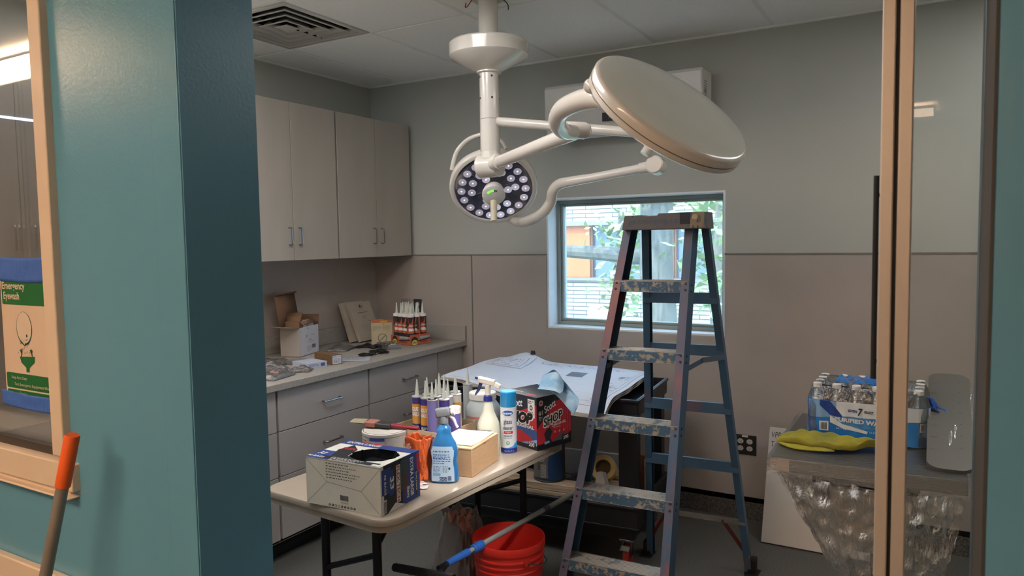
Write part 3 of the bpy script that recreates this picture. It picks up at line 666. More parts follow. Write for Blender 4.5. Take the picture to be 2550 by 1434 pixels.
# back rails and horizontals
bl0, bl1 = Vector((-1.222, 3.43, 0)), Vector((-1.092, 3.012, 1.64)); br0, br1 = Vector((-.715, 3.46, 0)), Vector((-.81, 3.035, 1.64))
for s, a, b in ((-1, bl0, bl1), (1, br0, br1)):
    d = (b-a).normalized(); v = uy-d*uy.dot(d); v.normalize(); u = ux*s
    W_, D_, T_ = .03, .042, .0035; prof = [(0, 0), (-W_, 0), (-W_, T_), (-T_, T_), (-T_, D_-T_), (-W_, D_-T_), (-W_, D_), (0, D_)]
    if s < 0: prof = [(0, 0), (.0, D_), (-W_, D_), (-W_, D_-T_), (-T_, D_-T_), (-T_, T_), (-W_, T_), (-W_, 0)]
    n = 8; vs = [tuple(lr(a+u*x+v*y)) for x, y in prof]+[tuple(lr(b+u*x+v*y)) for x, y in prof]
    m = MB(); m.add(vs, [(i, n+i, n+(i+1) % n, (i+1) % n) for i in range(n)]+[tuple(range(n)), tuple(range(2*n-1, n-1, -1))]); m.build('rear_rail', M_lb, lad)
    m = MB(); q = lr(a); m.at(q.x, q.y, 0, rz=th); m.prism([(-.03, -.035), (.03, -.035), (.035, .05), (-.035, .05)], 0, .006); m.box(-.018, .018, -.006, .05, .006, .07); m.build('foot', M_black, lad, bevel=.003)
for z in (1.335, 1.10, .83, .545):
    t_ = z/1.64; a = bl0.lerp(bl1, t_)+ux*.0; b = br0.lerp(br1, t_)
    m = MB(); m.extr([(0, -.024), (.018, -.024), (.018, -.02), (.004, -.018), (.004, .018), (.018, .02), (.018, .024), (0, .024)], lr(b), lr(a)); m.build('rear_bar', M_lb, lad)
z = .268; a = bl0.lerp(bl1, z/1.64); b = br0.lerp(br1, z/1.64)
m = MB(); m.extr([(0, -.013), (.003, -.013), (.003, .013), (0, .013)], lr(b), lr(a)); m.build('rear_bar', M_steel, lad)
M_brace = flat(92, 44, 40)
for s, p_, q_ in ((1, b.lerp(a, .22), br0+Vector((0, 0, .06))), (-1, a.lerp(b, .22), bl0+Vector((0, 0, .06)))):
    m = MB(); m.extr([(0, -.009), (.003, -.009), (.003, .009), (0, .009)], lr(p_), lr(q_)); m.build('brace', M_brace, lad)
# folding spreaders
for s in (-1, 1):
    f = stepc(3.72)+ux*s*(sw(3.72)/2-.006)+uy*.06; g = (bl0 if s < 0 else br0).lerp(bl1 if s < 0 else br1, .655); mid = f.lerp(g, .5)+Vector((0, 0, .02))
    m = MB(); m.extr([(-.0015, -.011), (.0015, -.011), (.0015, .011), (-.0015, .011)], lr(f), lr(mid)); m.extr([(-.0015, -.011), (.0015, -.011), (.0015, .011), (-.0015, .011)], lr(mid-Vector((0, .02, 0))), lr(g)); m.lathe([(.006, -.006), (.006, .006)], 10, axis=tuple(ux), o=tuple(lr(mid)))
    m.build('spreader', flat(84, 98, 112), lad)

# ------------------------------------------------------------------ folding table
TZ = .74
tr = math.radians(-4)
t = thing('folding_table', 'ivory plastic folding table with black legs in front of the bucket', 'table', (-1.70, 2.27, 0), tr)
m = MB(); TWX, TLY = .305, .565
def rr_(x, y, r): return rrect(-x, x, -y, y, r, 8)
def loft(m, loops, mi=0, cap0=True, cap1=True):
    n = len(loops[0][0]); vs = []
    for pl, z in loops: vs += [(x, y, z) for x, y in pl]
    fs = [(j*n+i, j*n+(i+1) % n, (j+1)*n+(i+1) % n, (j+1)*n+i) for j in range(len(loops)-1) for i in range(n)]
    if cap0: fs.append(tuple(range(n-1, -1, -1)))
    if cap1: fs.append(tuple((len(loops)-1)*n+i for i in range(n)))
    m.add(vs, fs, mi)
loft(m, [(rr_(TWX-.012, TLY-.012, .06), TZ-.048), (rr_(TWX-.002, TLY-.002, .07), TZ-.044), (rr_(TWX-.004, TLY-.004, .07), TZ-.028), (rr_(TWX, TLY, .07), TZ-.024), (rr_(TWX, TLY, .07), TZ-.010), (rr_(TWX-.003, TLY-.003, .068), TZ-.004), (rr_(TWX-.012, TLY-.012, .06), TZ)])
m.build('tabletop', M_tabtop, t, sharp=30)
for sy in (-1, 1):
    yb = -.41 if sy < 0 else .50
    for sx in (-1, 1):
        m = MB(); m.tube([(-.02+sx*.128, yb-sy*.0, TZ-.05), (-.02+sx*.128, yb, .03)], .0155, 16); lgq = m.build('leg', M_bmetal, t)
        m = MB(); m.lathe([(.019, 0), (.019, .035), (.016, .038)], 14, o=(-.02+sx*.128, yb, 0)); m.build('foot_cap', M_black, lgq)
    m = MB(); m.tube([(-.148, yb, .43), (.108, yb, .535)], .011, 12); m.build('crossbar', M_bmetal, t)
    m = MB(); m.tube([(.108, yb, .56), (.06, yb-sy*.20, TZ-.05)], .008, 10); m.build('brace', M_bmetal, t)
    m = MB(); m.box(-.18, .14, yb-.02, yb+.02, TZ-.066, TZ-.046); m.build('leg_bracket', M_bmetal, t)

TT = TZ+.0005
# ---- big printed carton of bags, front face plain with folded end flaps
def ctn(name, label, cat, fr, fl, dpt, h, group=None):
    """carton frame: origin at the front-right bottom corner, x to the left front corner reversed"""
    fr = Vector(fr); fl = Vector(fl); a = math.atan2(fr.y-fl.y, fr.x-fl.x)
    return thing(name, label, cat, (fl.x, fl.y, fr.z), a, group), (fr-fl).length
t, Lx = ctn('trash_bag_box', 'white and blue printed trash bag carton with its top torn open', 'box', (-1.478, 1.714, TT), (-1.783, 1.70, TT), .215, .155)
Dp, H = .212, .156
cW, cB, cK, cR, cG = mat('carton_off_white', (250, 240, 222), .7, var=.03), flat(44, 66, 128, .5), flat(34, 36, 42, .5), flat(178, 44, 48, .5), flat(120, 110, 100, .6)
mats = [cW, cB, cK, cR, cG, flat(214, 210, 200), flat(16, 17, 22, .8), flat(60, 78, 76), flat(120, 40, 40)]
m = MB(); m.box(0, Lx, 0, Dp, 0, .004, 0); m.box(0, Lx, 0, .003, .004, H, 0); m.box(0, Lx, Dp-.003, Dp, .004, H, 1); m.box(0, .003, .003, Dp-.003, .004, H, 0); m.box(Lx-.003, Lx, .003, Dp-.003, .004, H, 5)
# top with torn oval: quad strips around an ellipse
n = 40; ecx, ecy, erx, ery = Lx*.66, Dp*.5, Lx*.27, Dp*.33
def edge_pt(a):
    c, s = math.cos(a), math.sin(a); k = min((Lx-ecx if c > 0 else ecx)/max(abs(c), 1e-6), (Dp-ecy if s > 0 else ecy)/max(abs(s), 1e-6)); return ecx+c*k, ecy+s*k
angs = sorted([2*PI*i/n for i in range(n)]+[math.atan2(y-ecy, x-ecx) % (2*PI) for x in (0, Lx) for y in (0, Dp)])
n = len(angs); jag = [rnd(.95, 1.08) for _ in angs]
vs = [(*edge_pt(a), H) for a in angs]+[(ecx+erx*j*math.cos(a), ecy+ery*j*math.sin(a), H) for a, j in zip(angs, jag)]
m.add(vs, [(i, (i+1) % n, n+(i+1) % n, n+i) for i in range(n)], 5)
vs = [(ecx+erx*j*math.cos(a), ecy+ery*j*math.sin(a), H-.0015) for a, j in zip(angs, jag)]+[(ecx+erx*.95*math.cos(a), ecy+ery*.95*math.sin(a), H-.05) for a in angs]
m.add(vs, [(i, (i+1) % n, n+(i+1) % n, n+i) for i in range(n)], 6)
box = m.build('carton', mats, t, sharp=20)
m = MB(); m.grid(lambda a, b: (ecx+erx*1.1*(2*a-1), ecy+ery*1.1*(2*b-1), H-.03+.012*math.sin(a*9)*math.cos(b*8)-.02*(2*a-1)**2), 14, 10, 0); m.build('black_bag', mat('black_plastic_bag', (22, 23, 28), .3), t)
m = MB()
def mi(*q): return q
i = Ink(m, face_fn((0, 0, 0), (1, 0, 0), (0, 0, 1)))      # front end
for a, b, c, d in ((0, H-.004, Lx*.29, H*.53), (Lx*.29, H*.53, Lx*.75, H*.45), (Lx*.75, H*.45, Lx, H-.004), (Lx*.29, H*.53, 0, .002), (Lx*.75, H*.45, Lx, .002)): i.line(a, b, c, d, .0011, 4)
i.line(0, H-.003, Lx, H-.003, .001, 4)
for q in range(6): i.para(Lx*(.28+.0*q), H*(.93-.06*q)-.003, Lx*(.78-.04*abs(q-2)), H*(.93-.06*q)+.003, 1, 4, t=.5)
i.bars(Lx*.47, H*.19, Lx*.58, H*.30, 2); i.text('0012 437 33', Lx*.525, H*.13, .004, 2)
for q in range(9):
    x = Lx*(.32+.042*q)
    if q in (2, 3): i.ell(x, H*.055, .0045, .0045, 4); i.ell(x, H*.055, .0033, .0033, 0, 2)
    else: i.poly([(x-.004, H*.035), (x+.004, H*.035), (x+.0045, H*.07), (x, H*.085), (x-.0045, H*.06)], 2); i.ell(x, H*.058, .0018, .0018, 0, 2, 8)
i = Ink(m, face_fn((Lx, 0, 0), (0, 1, 0), (0, 0, 1)))     # right face, printed sideways
i.rect(0, 0, .016, H, 5); i.rect(.016, 0, Dp, H, 2, 1)
i.rect(.006, H*.40, .055, H*.93, 1, 2); i.poly([(.032, H*.40), (.09, H*.40), (.09, H), (.05, H*.8)], 5, 1); i.rect(.045, H*.34, .068, H*.82, 1, 2)
i.poly([(.08, 0), (.13, 0), (.075, .022), (.035, .0)], 5, 3); i.rect(.012, .004, .028, H*.30, 5, 3); i.bars(.014, .006, .026, H*.27, 2, 4)
i.rect(.082, H*.12, .103, H*.9, 5, 3); i.text('FLEX-TECH', .0855, H*.88, .0135, 3, 4, w=H*.74, al='l', bold=.03, rot=-PI/2)
i.rect(.115, 0, Dp, H, 1, 2); i.rect(.105, H*.3, .145, H*.95, 7, 3)
for q in range(9): x = rnd(.11, .14); z = rnd(.02, .09); i.poly([(x, z), (x+rnd(.006, .02), z+rnd(.0, .01)), (x+rnd(0, .01), z+rnd(.01, .03))], 8, 4)
i.text('33', .05, H*.72, .018, 5, 5, al='l', bold=.03, rot=-PI/2, w=H*.26); i.text('GALLON', .046, H*.70, .004, 5, 5, al='l', rot=-PI/2)
i.text('90 BAGS', .018, H*.82, .009, 5, 5, al='l', bold=.02, rot=-PI/2, w=H*.42)
i.text('EXTRA LARGE', .158, H*.93, .017, 5, 5, w=H*.82, al='l', bold=.03, rot=-PI/2); i.text('Bags', .138, H*.34, .015, 5, 5, al='l', bold=.02, rot=-PI/2)
i.rect(.186, .01, .196, H*.62, 2, 4); i.text('GALLON', .1885, H*.58, .006, 5, 5, w=H*.4, al='l', bold=.02, rot=-PI/2); i.rect(.195, H*.55, Dp-.004, H-.004, 3, 3); i.rect(.20, H*.05, Dp-.004, H*.5, 3, 3) if False else None
i = Ink(m, face_fn((0, 0, H), (1, 0, 0), (0, 1, 0)))      # top
i.rect(0, Dp*.80, Lx, Dp, 1); i.text('EXTRA LARGE', Lx*.30, Dp*.86, .018, 5, 3, w=Lx*.46, bold=.03); i.rect(Lx*.25, Dp*.96, Lx*.6, Dp, 3, 3)
i.rect(0, 0, Lx*.30, Dp*.40, 1, 1); i.rect(Lx*.16, Dp*.03, Lx*.93, Dp*.16, 2, 2); i.poly([(Lx*.25, Dp*.16), (Lx*.6, Dp*.16), (Lx*.42, Dp*.28), (Lx*.37, Dp*.6), (Lx*.22, Dp*.8), (Lx*.16, Dp*.5)], 2, 2)
i.text('33', Lx*.09, Dp*.20, .022, 5, 4, bold=.03, shear=.2); i.text('90 BAGS', Lx*.10, Dp*.05, .013, 5, 4, bold=.02)
i.text('FLEX', Lx*.27, Dp*.55, .018, 3, 4, bold=.04); i.para(Lx*.30, Dp*.04, Lx*.72, Dp*.15, 3, 5, lift=4); i.rect(Lx*.86, Dp*.03, Lx*.97, Dp*.1, 5, 4)
o = m.build('carton_print', mats, box)

# ---- paint can with brush across it
def can(name, label, x, y, z, r, h, lidm, bodym, extra=None, mats=None):
    t = thing(name, label, 'paint can', (x, y, z))
    m = MB(); m.lathe([(r-.002, 0), (r, .002), (r, .006), (r-.0015, .008), (r-.0015, h-.014), (r+.001, h-.012), (r+.0015, h-.008), (r+.0015, h-.002), (r-.001, h)], 48); b = m.build('body', bodym, t)
    m = MB(); m.lathe([(r-.001, h-.001), (r-.004, h+.0006), (r-.009, h-.003), (r-.014, h-.004), (.001, h-.004)], 48); m.build('lid', lidm, t)
    if extra:
        m = MB(); extra(Ink(m, cyl_fn(0, 0, 0, r, 0), .012), m); m.build('label_print', mats, b)
    return t
def canprint(i, m):
    R = .081; 
    i.rect(-2.6*R, .02, -.9*R, .165, 0); i.para(-2.5*R, .09, -1.75*R, .16, 8, 1)
    i.rect(-1.5*R, .02, -.9*R, .165, 2, 1); i.ell(-1.12*R, .115, .012, .015, 3, 3); i.rect(-1.6*R, .158, -.9*R, .17, 4, 3)
can('paint_can', 'white paint can with a paint-black lid on the folding table', -1.708, 2.014, TT, .081, .182, mat('paint_black_lid', (26, 27, 30), .25, rgb2=(70, 70, 70), scale=40, thr=(.62, .66)), mat('can_off_white', (206, 200, 190), .4), canprint, [flat(208, 198, 186), flat(120, 106, 100), flat(214, 216, 222), flat(20, 20, 26), flat(66, 84, 150)])
t = thing('paint_brush', 'wooden-handled paint brush lying across the black paint can lid', 'paint brush', (-1.70, 2.0, TT+.183+.012), 0)
a = onZ(TT+.205, 880, 1045); b = onZ(TT+.2, 1046, 1060); d = (b-a); d.z = 0; d.normalize(); t.rotation_euler = (0, math.radians(2.5), math.atan2(d.y, d.x))
t.location = a+d*.085; t.location.z = TT+.197
m = MB(); m.grid(lambda u, v: (-.085+.06*u, (v-.5)*(.050-.004*u), .010*math.sin(PI*v)*(.5+.5*u)+.002+.002*math.sin(v*40)), 6, 20, 0); m.grid(lambda u, v: (-.085+.06*u, (v-.5)*(.050-.004*u), -.008*math.sin(PI*v)*(.5+.5*u)), 6, 20, 0); m.build('bristles', mat('brush_bristle', (168, 156, 128), .8, stretch=(.1, 20, 1)), t)
m = MB(); m.box(-.028, .015, -.025, .025, -.009, .009); m.build('ferrule', mat('salmon_ferrule', (168, 110, 96), .45), t, bevel=.003)
m = MB(); m.box(.012, .075, -.021, .021, -.007, .007); m.build('heel', mat('dark_brush_heel', (58, 56, 56), .4), t, bevel=.004)
m = MB(); m.lathe([(.001, .07), (.012, .072), (.011, .10), (.0095, .13), (.011, .155), (.009, .178), (.001, .183)], 16, axis=(1, 0, 0), sy=.7); m.build('handle', mat('dark_red_handle', (140, 36, 48), .3), t)

# ---- crumpled orange shopping bag
t = thing('orange_shopping_bag', 'crumpled orange plastic bag with white lettering beside the paint can', 'bag', (-1.602, 2.066, TT+.006))
def sack(w, d, h, amp, seed, top=.6, nu=40, nv=20):
    r = random.Random(seed); ph = [r.uniform(0, 6.28) for _ in range(12)]
    def fn(u, v):
        a = 2*PI*u; k = 1-(1-top)*v**1.5
        c = abs(math.cos(a))**.6*(1 if math.cos(a) > 0 else -1); s = abs(math.sin(a))**.6*(1 if math.sin(a) > 0 else -1)
        j = amp*(math.sin(3*a+ph[0]+5*v)+.7*math.sin(7*a+ph[1]-9*v)+.5*math.sin(13*a+ph[2]+14*v)+.4*math.sin(23*a+ph[3]-19*v))
        return ((w/2+j)*c*k, (d/2+j)*s*k, h*v+(amp*1.5*math.sin(5*a+ph[4])+amp*math.sin(11*a+ph[5]))*v)
    return fn
m = MB(); fnb = sack(.105, .07, .150, .0028, 3, .96); m.grid(fnb, 60, 22, 0); m.build('bag', mat('orange_plastic', (226, 104, 52), .4, var=.08, scale=30), t, solid=.0008)
m = MB()
def bagfn(x, y, h): return Vector((x, -.058-h, y))
i = Ink(m, face_fn((-.045, -.0475, .02), (1, .0, 0), (0, .0, 1)))
i.text('HOME', .032, .078, .026, 0, 3, bold=.05, rot=.5, w=.065); i.text('DEPOT', .052, .052, .026, 0, 3, bold=.05, rot=.5, w=.065); i.text('THE', .012, .100, .012, 0, 3, bold=.03, rot=.5)
m.build('bag_lettering', flat(232, 200, 178), t)
tag(MB().box(-.02, .02, -.012, .012, 0, .034).build('red_cap_box', [mat('dark_red_plastic', (150, 50, 60), .35)], bevel=.004, loc=(-1.622, 1.951, TT)), 'small dark red cap standing between the carton and the orange bag', 'cap')

# ---- blue spray bottle
t = thing('spray_bottle', 'blue glass cleaner spray bottle with a gray trigger', 'spray bottle', (-1.502, 2.092, TT), math.radians(24))
m = MB()
prof = [(.046, .030, 0), (.052, .034, .006), (.052, .034, .02), (.050, .033, .05), (.045, .031, .075), (.049, .033, .10), (.050, .033, .118), (.043, .030, .138), (.030, .026, .16), (.024, .023, .178), (.026, .024, .19), (.020, .020, .198), (.014, .014, .206), (.013, .013, .214)]
def bowl(m, prof, seg=36, mi=0, e=.75):
    vs = []
    for rx, ry, z in prof:
        for k in range(seg):
            a = 2*PI*k/seg; c, s = math.cos(a), math.sin(a); vs.append((rx*abs(c)**e*(1 if c > 0 else -1), ry*abs(s)**e*(1 if s > 0 else -1), z))
    n = seg; fs = [(j*n+i, j*n+(i+1) % n, (j+1)*n+(i+1) % n, (j+1)*n+i) for j in range(len(prof)-1) for i in range(n)]+[tuple(range(n-1, -1, -1)), tuple((len(prof)-1)*n+i for i in range(n))]
    m.add(vs, fs, mi)
bowl(m, prof); M_blueliq = mat('blue_cleaner', (58, 140, 206), .10, var=.03, trans=.4, coat=.4)
b = m.build('bottle', M_blueliq, t, sharp=50)
m = MB(); i = Ink(m, lambda x, y, h: Vector((x, -.0345-h-.001+abs(x)**2*2.2, y)), .01)
lab = [(-.042, .008), (.040, .008), (.042, .03), (.037, .075), (.041, .104), (.034, .132), (-.036, .135), (-.041, .10), (-.036, .075), (-.044, .03)]
for q in range(20):
    z0 = .008+q*.0063; w = .041-.004*math.exp(-((z0-.075)/.02)**2)-(.0+max(0, z0-.115)*.4); i.rect(-w, z0, w, z0+.0064, 0)
for q in range(3): i.para(-.034, .112-.012*q, .030, .12-.012*q, 1, 1, lift=3)
i.para(-.034, .070, .030, .108, 5, 1, lift=3, t=.3); i.para(-.034, .04, -.006, .064, 5, 2, lift=3); i.para(0, .04, .022, .064, 6, 2, lift=3); i.rect(-.036, .028, -.008, .038, 3, 2)
i.rect(-.012, .010, .014, .024, 4, 3); i.text('CrCr', .001, .013, .008, 0, 5, bold=.02); i.bars(.018, .012, .032, .028, 4, 4); i.ell(.024, .055, .004, .005, 4, 3, 12)
m.build('label', [flat(190, 214, 236), flat(72, 118, 180), flat(120, 150, 190), flat(130, 178, 222), flat(56, 70, 120)], b)
m = MB(); m.lathe([(.0165, .205), (.017, .211), (.015, .226), (.012, .238)], 20); m.extr([(-.013, 0), (.013, 0), (.014, .018), (.008, .034), (-.008, .034), (-.014, .018)], (.026, 0, .236), (-.026, 0, .228)); m.build('sprayer', mat('gray_sprayer', (128, 130, 134), .35), t, bevel=.006, segs=3)
m = MB(); m.tube([(.022, 0, .238), (.036, 0, .224), (.044, 0, .204), (.050, 0, .194)], [.006, .006, .005, .006], 10, smooth=4); m.build('trigger', mat('white_trigger', (238, 236, 232), .3), t)
m = MB(); m.lathe([(.006, .0), (.012, .004), (.013, .014), (.004, .016)], 14, axis=(1, 0, .2), o=(.025, 0, .248)); m.build('nozzle', mat('white_nozzle', (238, 236, 232), .3), t)

# ---- plain cardboard box with papers on it
t, Lx = ctn('cardboard_box', 'plain brown cardboard box under the lamp beam on the folding table', 'box', (-1.430, 2.161, TT), (-1.606, 2.14, TT), .2, .1)
Dp, H = .232, .107
m = MB(); m.box(0, Lx, 0, Dp, 0, H); b = m.build('carton', M_card, t, bevel=.002)
m = MB(); i = Ink(m, face_fn((Lx, 0, 0), (0, 1, 0), (0, 0, 1))); i.line(.004, H-.006, Dp*.62, H-.006, .0012, 0); i.line(Dp*.62, H-.006, Dp*.62, H-.012, .0012, 0); i.rect(Dp*.42, H-.009, Dp*.5, H-.004, 0, 2)
i = Ink(m, face_fn((0, 0, 0), (1, 0, 0), (0, 0, 1))); i.line(.004, H-.006, Lx-.004, H-.006, .0015, 0); m.build('carton_seams', flat(120, 88, 60), b)
t = tag(MB().grid(lambda a, b: ((a-.5)*.155, (b-.5)*.20, .002+.002*math.sin(a*5)*math.sin(b*4)), 10, 10).build('paper_sheet', [mat('white_paper', (236, 236, 234), .7, var=.01)], loc=(-1.535, 2.275, TT+H+.001), solid=.0004), 'white paper sheets lying on the plain cardboard box', 'paper'); t.rotation_euler = (0, 0, .12)

# ---- white spray bottle with white and blue trigger
t = thing('spray_bottle', 'clear heavy duty spray bottle with a white and navy trigger head', 'spray bottle', (-1.530, 2.437, TT), math.radians(8))
m = MB(); m.lathe([(.043, 0), (.046, .004), (.046, .10), (.043, .13), (.032, .155), (.024, .175), (.019, .205), (.015, .215), (.0145, .222)], 36)
b = m.build('bottle', mat('milky_bottle', (222, 220, 200), .3, trans=.15, var=.01, coat=.3), t, sharp=50)
m = MB(); i = Ink(m, cyl_fn(0, 0, 0, .0462, -PI/2-.1), .008); i.text('HEAVY DUTY PRO', .0, .102, .0075, 0, 3, w=.07, bold=.02); i.text('SPRAY BOTTLE', .0, .089, .009, 0, 3, w=.07, bold=.02); i.rect(-.05, .02, .05, .082, 1, 1); i.para(-.04, .03, .04, .075, 6, 0)
m.build('label', [flat(58, 60, 96), flat(212, 212, 206)], b)
m = MB(); m.lathe([(.018, .218), (.0185, .222), (.017, .238), (.013, .242)], 20); m.build('collar', mat('navy_plastic', (44, 52, 122), .35), t)
m = MB(); m.tube([(0, 0, .24), (0, 0, .272), (.004, 0, .285)], [.012, .011, .012], 14); m.extr([(-.011, 0), (.011, 0), (.011, .018), (.006, .024), (-.006, .024), (-.011, .018)], (-.042, 0, .292), (.030, 0, .280)); m.extr([(-.011, -.004), (.011, -.004), (.007, .014), (-.007, .014)], (.028, 0, .284), (.052, 0, .272))
m.build('sprayer', mat('cream_sprayer', (230, 220, 206), .3), t, bevel=.003)
m = MB(); m.tube([(-.028, 0, .300), (-.030, 0, .288), (-.040, 0, .262), (-.052, 0, .243), (-.056, 0, .238)], [.008, .0075, .006, .004, .003], 10, smooth=4); m.tube([(-.040, 0, .306), (-.053, 0, .309)], .0055, 10); m.build('trigger', mat('navy_trigger', (42, 48, 100), .35), t)

# ---- round jug with white lid
t = thing('plastic_jug', 'clear round jug with a white screw lid behind the trigger bottles', 'jug', (-1.705, 2.672, TT))
m = MB(); m.lathe([(.072, 0), (.077, .006), (.077, .115), (.072, .135), (.055, .160), (.052, .172)], 40); b = m.build('jug', mat('cloudy_jug', (206, 214, 214), .3, trans=.2, coat=.3), t, sharp=45)
m = MB(); m.lathe([(.057, .164), (.060, .166), (.060, .190), (.057, .194), (.001, .194)], 40); m.build('lid', M_wplast, t)
m = MB(); i = Ink(m, cyl_fn(0, 0, 0, .0775, -PI/2+.28), .01); i.rect(-.062, .02, .045, .098, 0); i.rect(-.062, .09, .045, .098, 1, 2); i.para(-.055, .03, .03, .085, 7, 2, lift=2); m.build('label', [flat(176, 172, 160), flat(214, 120, 110), flat(110, 106, 100)], b)

# ---- aerosol can
t = thing('aerosol_can', 'white glass cleaner aerosol can with a bright blue cap', 'aerosol can', (-1.478, 2.508, TT))
m = MB(); m.lathe([(.030, 0), (.033, .002), (.033, .186), (.030, .190)], 36); b = m.build('can', mat('white_can', (222, 224, 228), .3), t)
m = MB(); m.lathe([(.0325, .188), (.0335, .190), (.0325, .246), (.029, .250), (.001, .251)], 36); m.build('cap', mat('sky_blue_cap', (40, 150, 214), .3), t)
m = MB(); i = Ink(m, cyl_fn(0, 0, 0, .0331, -PI/2+.42), .005)
i.rect(-.05, .003, .055, .022, 0); i.poly([(-.05, .022), (-.0, .024), (.02, .03), (.03, .04), (.05, .05), (.05, .022)], 1, 1)
i.ell(0, .165, .0255, .0145, 2, 2); i.ell(0, .165, .023, .0115, 3, 3); i.text('Sprayway.', 0, .1605, .010, 4, 5, w=.040, bold=.03)
i.text('glass', 0, .122, .018, 5, 3, w=.034, bold=.01); i.text('cleaner', 0, .098, .016, 5, 3, w=.040, bold=.01); i.rect(-.016, .082, .020, .092, 6, 2); i.text('Foam', .002, .0845, .0055, 4, 4, w=.022)
i.text('AMMONIA-FREE', .0, .070, .0045, 5, 3, w=.036, bold=.02); i.text('Streak-Free Shine', 0, .062, .004, 5, 3, w=.034); i.ell(.0, .044, .0075, .0075, 7, 2); i.ell(0, .044, .005, .005, 4, 3); i.ell(0, .044, .003, .003, 7, 4); i.text('Net Wt 19 oz', .005, .008, .006, 8, 4, w=.04)
m.build('label', [flat(42, 54, 138), flat(60, 160, 224), flat(240, 240, 244), flat(24, 96, 178), flat(240, 240, 244), flat(66, 72, 104), flat(200, 40, 44), flat(70, 160, 100), flat(220, 200, 210)], b)

# ---- box of shop towels and the towel pulled from it
t, Lx = ctn('shop_towel_box', 'black and red printed shop towel box at the far end of the table', 'box', (-1.379, 2.565, TT), (-1.577, 2.634, TT), .2, .2)
Dp, H = .196, .218
sm = [flat(44, 46, 54), flat(196, 46, 58), flat(64, 92, 148), flat(150, 176, 214), flat(236, 232, 226), flat(26, 26, 30), flat(96, 96, 104), flat(222, 160, 160)]
m = MB(); m.box(0, Lx, 0, Dp, 0, H, 0, mats=[0, 0, 0, 0, 0, 0]); b = m.build('carton', sm, t, bevel=.0015)
m = MB()
for face, Wd in ((face_fn((0, 0, 0), (1, 0, 0), (0, 0, 1)), Lx), (face_fn((Lx, 0, 0), (0, 1, 0), (0, 0, 1)), Dp)):
    i = Ink(m, face); side = Wd == Dp
    if not side:
        i.poly([(0, .018), (Wd, .018), (Wd, H*.86), (0, H*.50)], 1); i.poly([(0, .045), (0, .105), (Wd*.55, .105), (Wd, .080), (Wd, .03), (Wd*.55, .07)], 2, 1); i.poly([(Wd*.55, .018), (Wd, .045), (Wd, .018)], 3, 2)
        i.text('Scott', Wd*.40, H*.76, .030, 4, 3, w=Wd*.42, bold=.02, shear=.25, rot=.12)
        i.text('SHOP', Wd*.50, H*.475, .040, 5, 4, w=Wd*.80, bold=.07, shear=.25, rot=.05); i.text('SHOP', Wd*.50, H*.475, .038, 4, 3, w=Wd*.86, bold=.14, shear=.25, rot=.05); i.text('SHOP', Wd*.50, H*.48, .036, 5, 6, w=Wd*.78, bold=.02, shear=.25, rot=.05)
        i.text('ORIGINAL', Wd*.62, H*.385, .014, 4, 4, w=Wd*.62, bold=.03); i.text('200', Wd*.85, H*.055, .016, 4, 5, bold=.03); i.rect(Wd*.74, H*.03, Wd*.98, H*.14, 0, 2)
        i.poly([(Wd*.75, H*.60), (Wd*.85, H*.64), (Wd*.95, H*.60), (Wd*.95, H*.95), (Wd*.75, H*.95)], 4, 3); i.ell(Wd*.85, H*.79, .009, .011, 0, 4); i.ell(Wd*.85, H*.79, .004, .006, 4, 5); i.para(Wd*.77, H*.86, Wd*.93, H*.93, 2, 0, lift=5); i.para(Wd*.77, H*.66, Wd*.93, H*.72, 2, 0, lift=5)
    else:
        i.poly([(0, .022), (Wd, .022), (Wd, H*.97), (Wd*.55, H*.86), (0, H*.40)], 1); i.poly([(0, .0), (Wd, 0), (Wd, .05), (Wd*.74, .022), (0, .022)], 5, 2); i.poly([(Wd*.45, .022), (Wd*.78, .06), (Wd*.86, .022)], 6, 2)
        i.text('Scott', Wd*.40, H*.735, .028, 4, 3, w=Wd*.36, bold=.02, shear=.25, rot=.38); i.ell(Wd*.12, H*.88, .012, .012, 7, 3); i.rect(Wd*.09, H*.87, Wd*.15, H*.9, 2, 4); i.text('#1', Wd*.11, H*.66, .018, 4, 3, bold=.01); i.para(Wd*.06, H*.55, Wd*.16, H*.63, 3, 4, lift=3)
        i.text('SHOP', Wd*.48, H*.47, .036, 4, 3, w=Wd*.62, bold=.12, shear=.25, rot=.22); i.text('SHOP', Wd*.48, H*.475, .034, 5, 5, w=Wd*.58, bold=.02, shear=.25, rot=.22)
        i.text('ORIGINAL', Wd*.64, H*.405, .010, 4, 4, w=Wd*.42, bold=.02, rot=.12); i.para(Wd*.48, H*.355, Wd*.80, H*.38, 1, 4, lift=4)
        for q in range(3): i.ell(Wd*(.52+.13*q), H*.28, .005, .005, 7, 3)
        i.poly([(Wd*.16, .022), (Wd*.42, .022), (Wd*.38, H*.2), (Wd*.44, H*.3), (Wd*.34, H*.42), (Wd*.27, H*.36), (Wd*.2, H*.28), (Wd*.25, H*.16)], 0, 3); i.ell(Wd*.31, H*.43, .008, .010, 7, 4); i.poly([(Wd*.22, H*.08), (Wd*.36, H*.1), (Wd*.34, H*.14), (Wd*.2, H*.13)], 3, 4)
        i.poly([(Wd*.70, .02), (Wd, .05), (Wd, .02)], 5, 4); i.text('200', Wd*.84, H*.10, .014, 4, 5, bold=.02, rot=.1); i.rect(Wd*.72, H*.06, Wd*.98, H*.19, 0, 4)
        for q in range(4): i.line(Wd*(.78+.06*q), H*.25, Wd*(.78+.06*q), H*.75, .001, 7, 3)
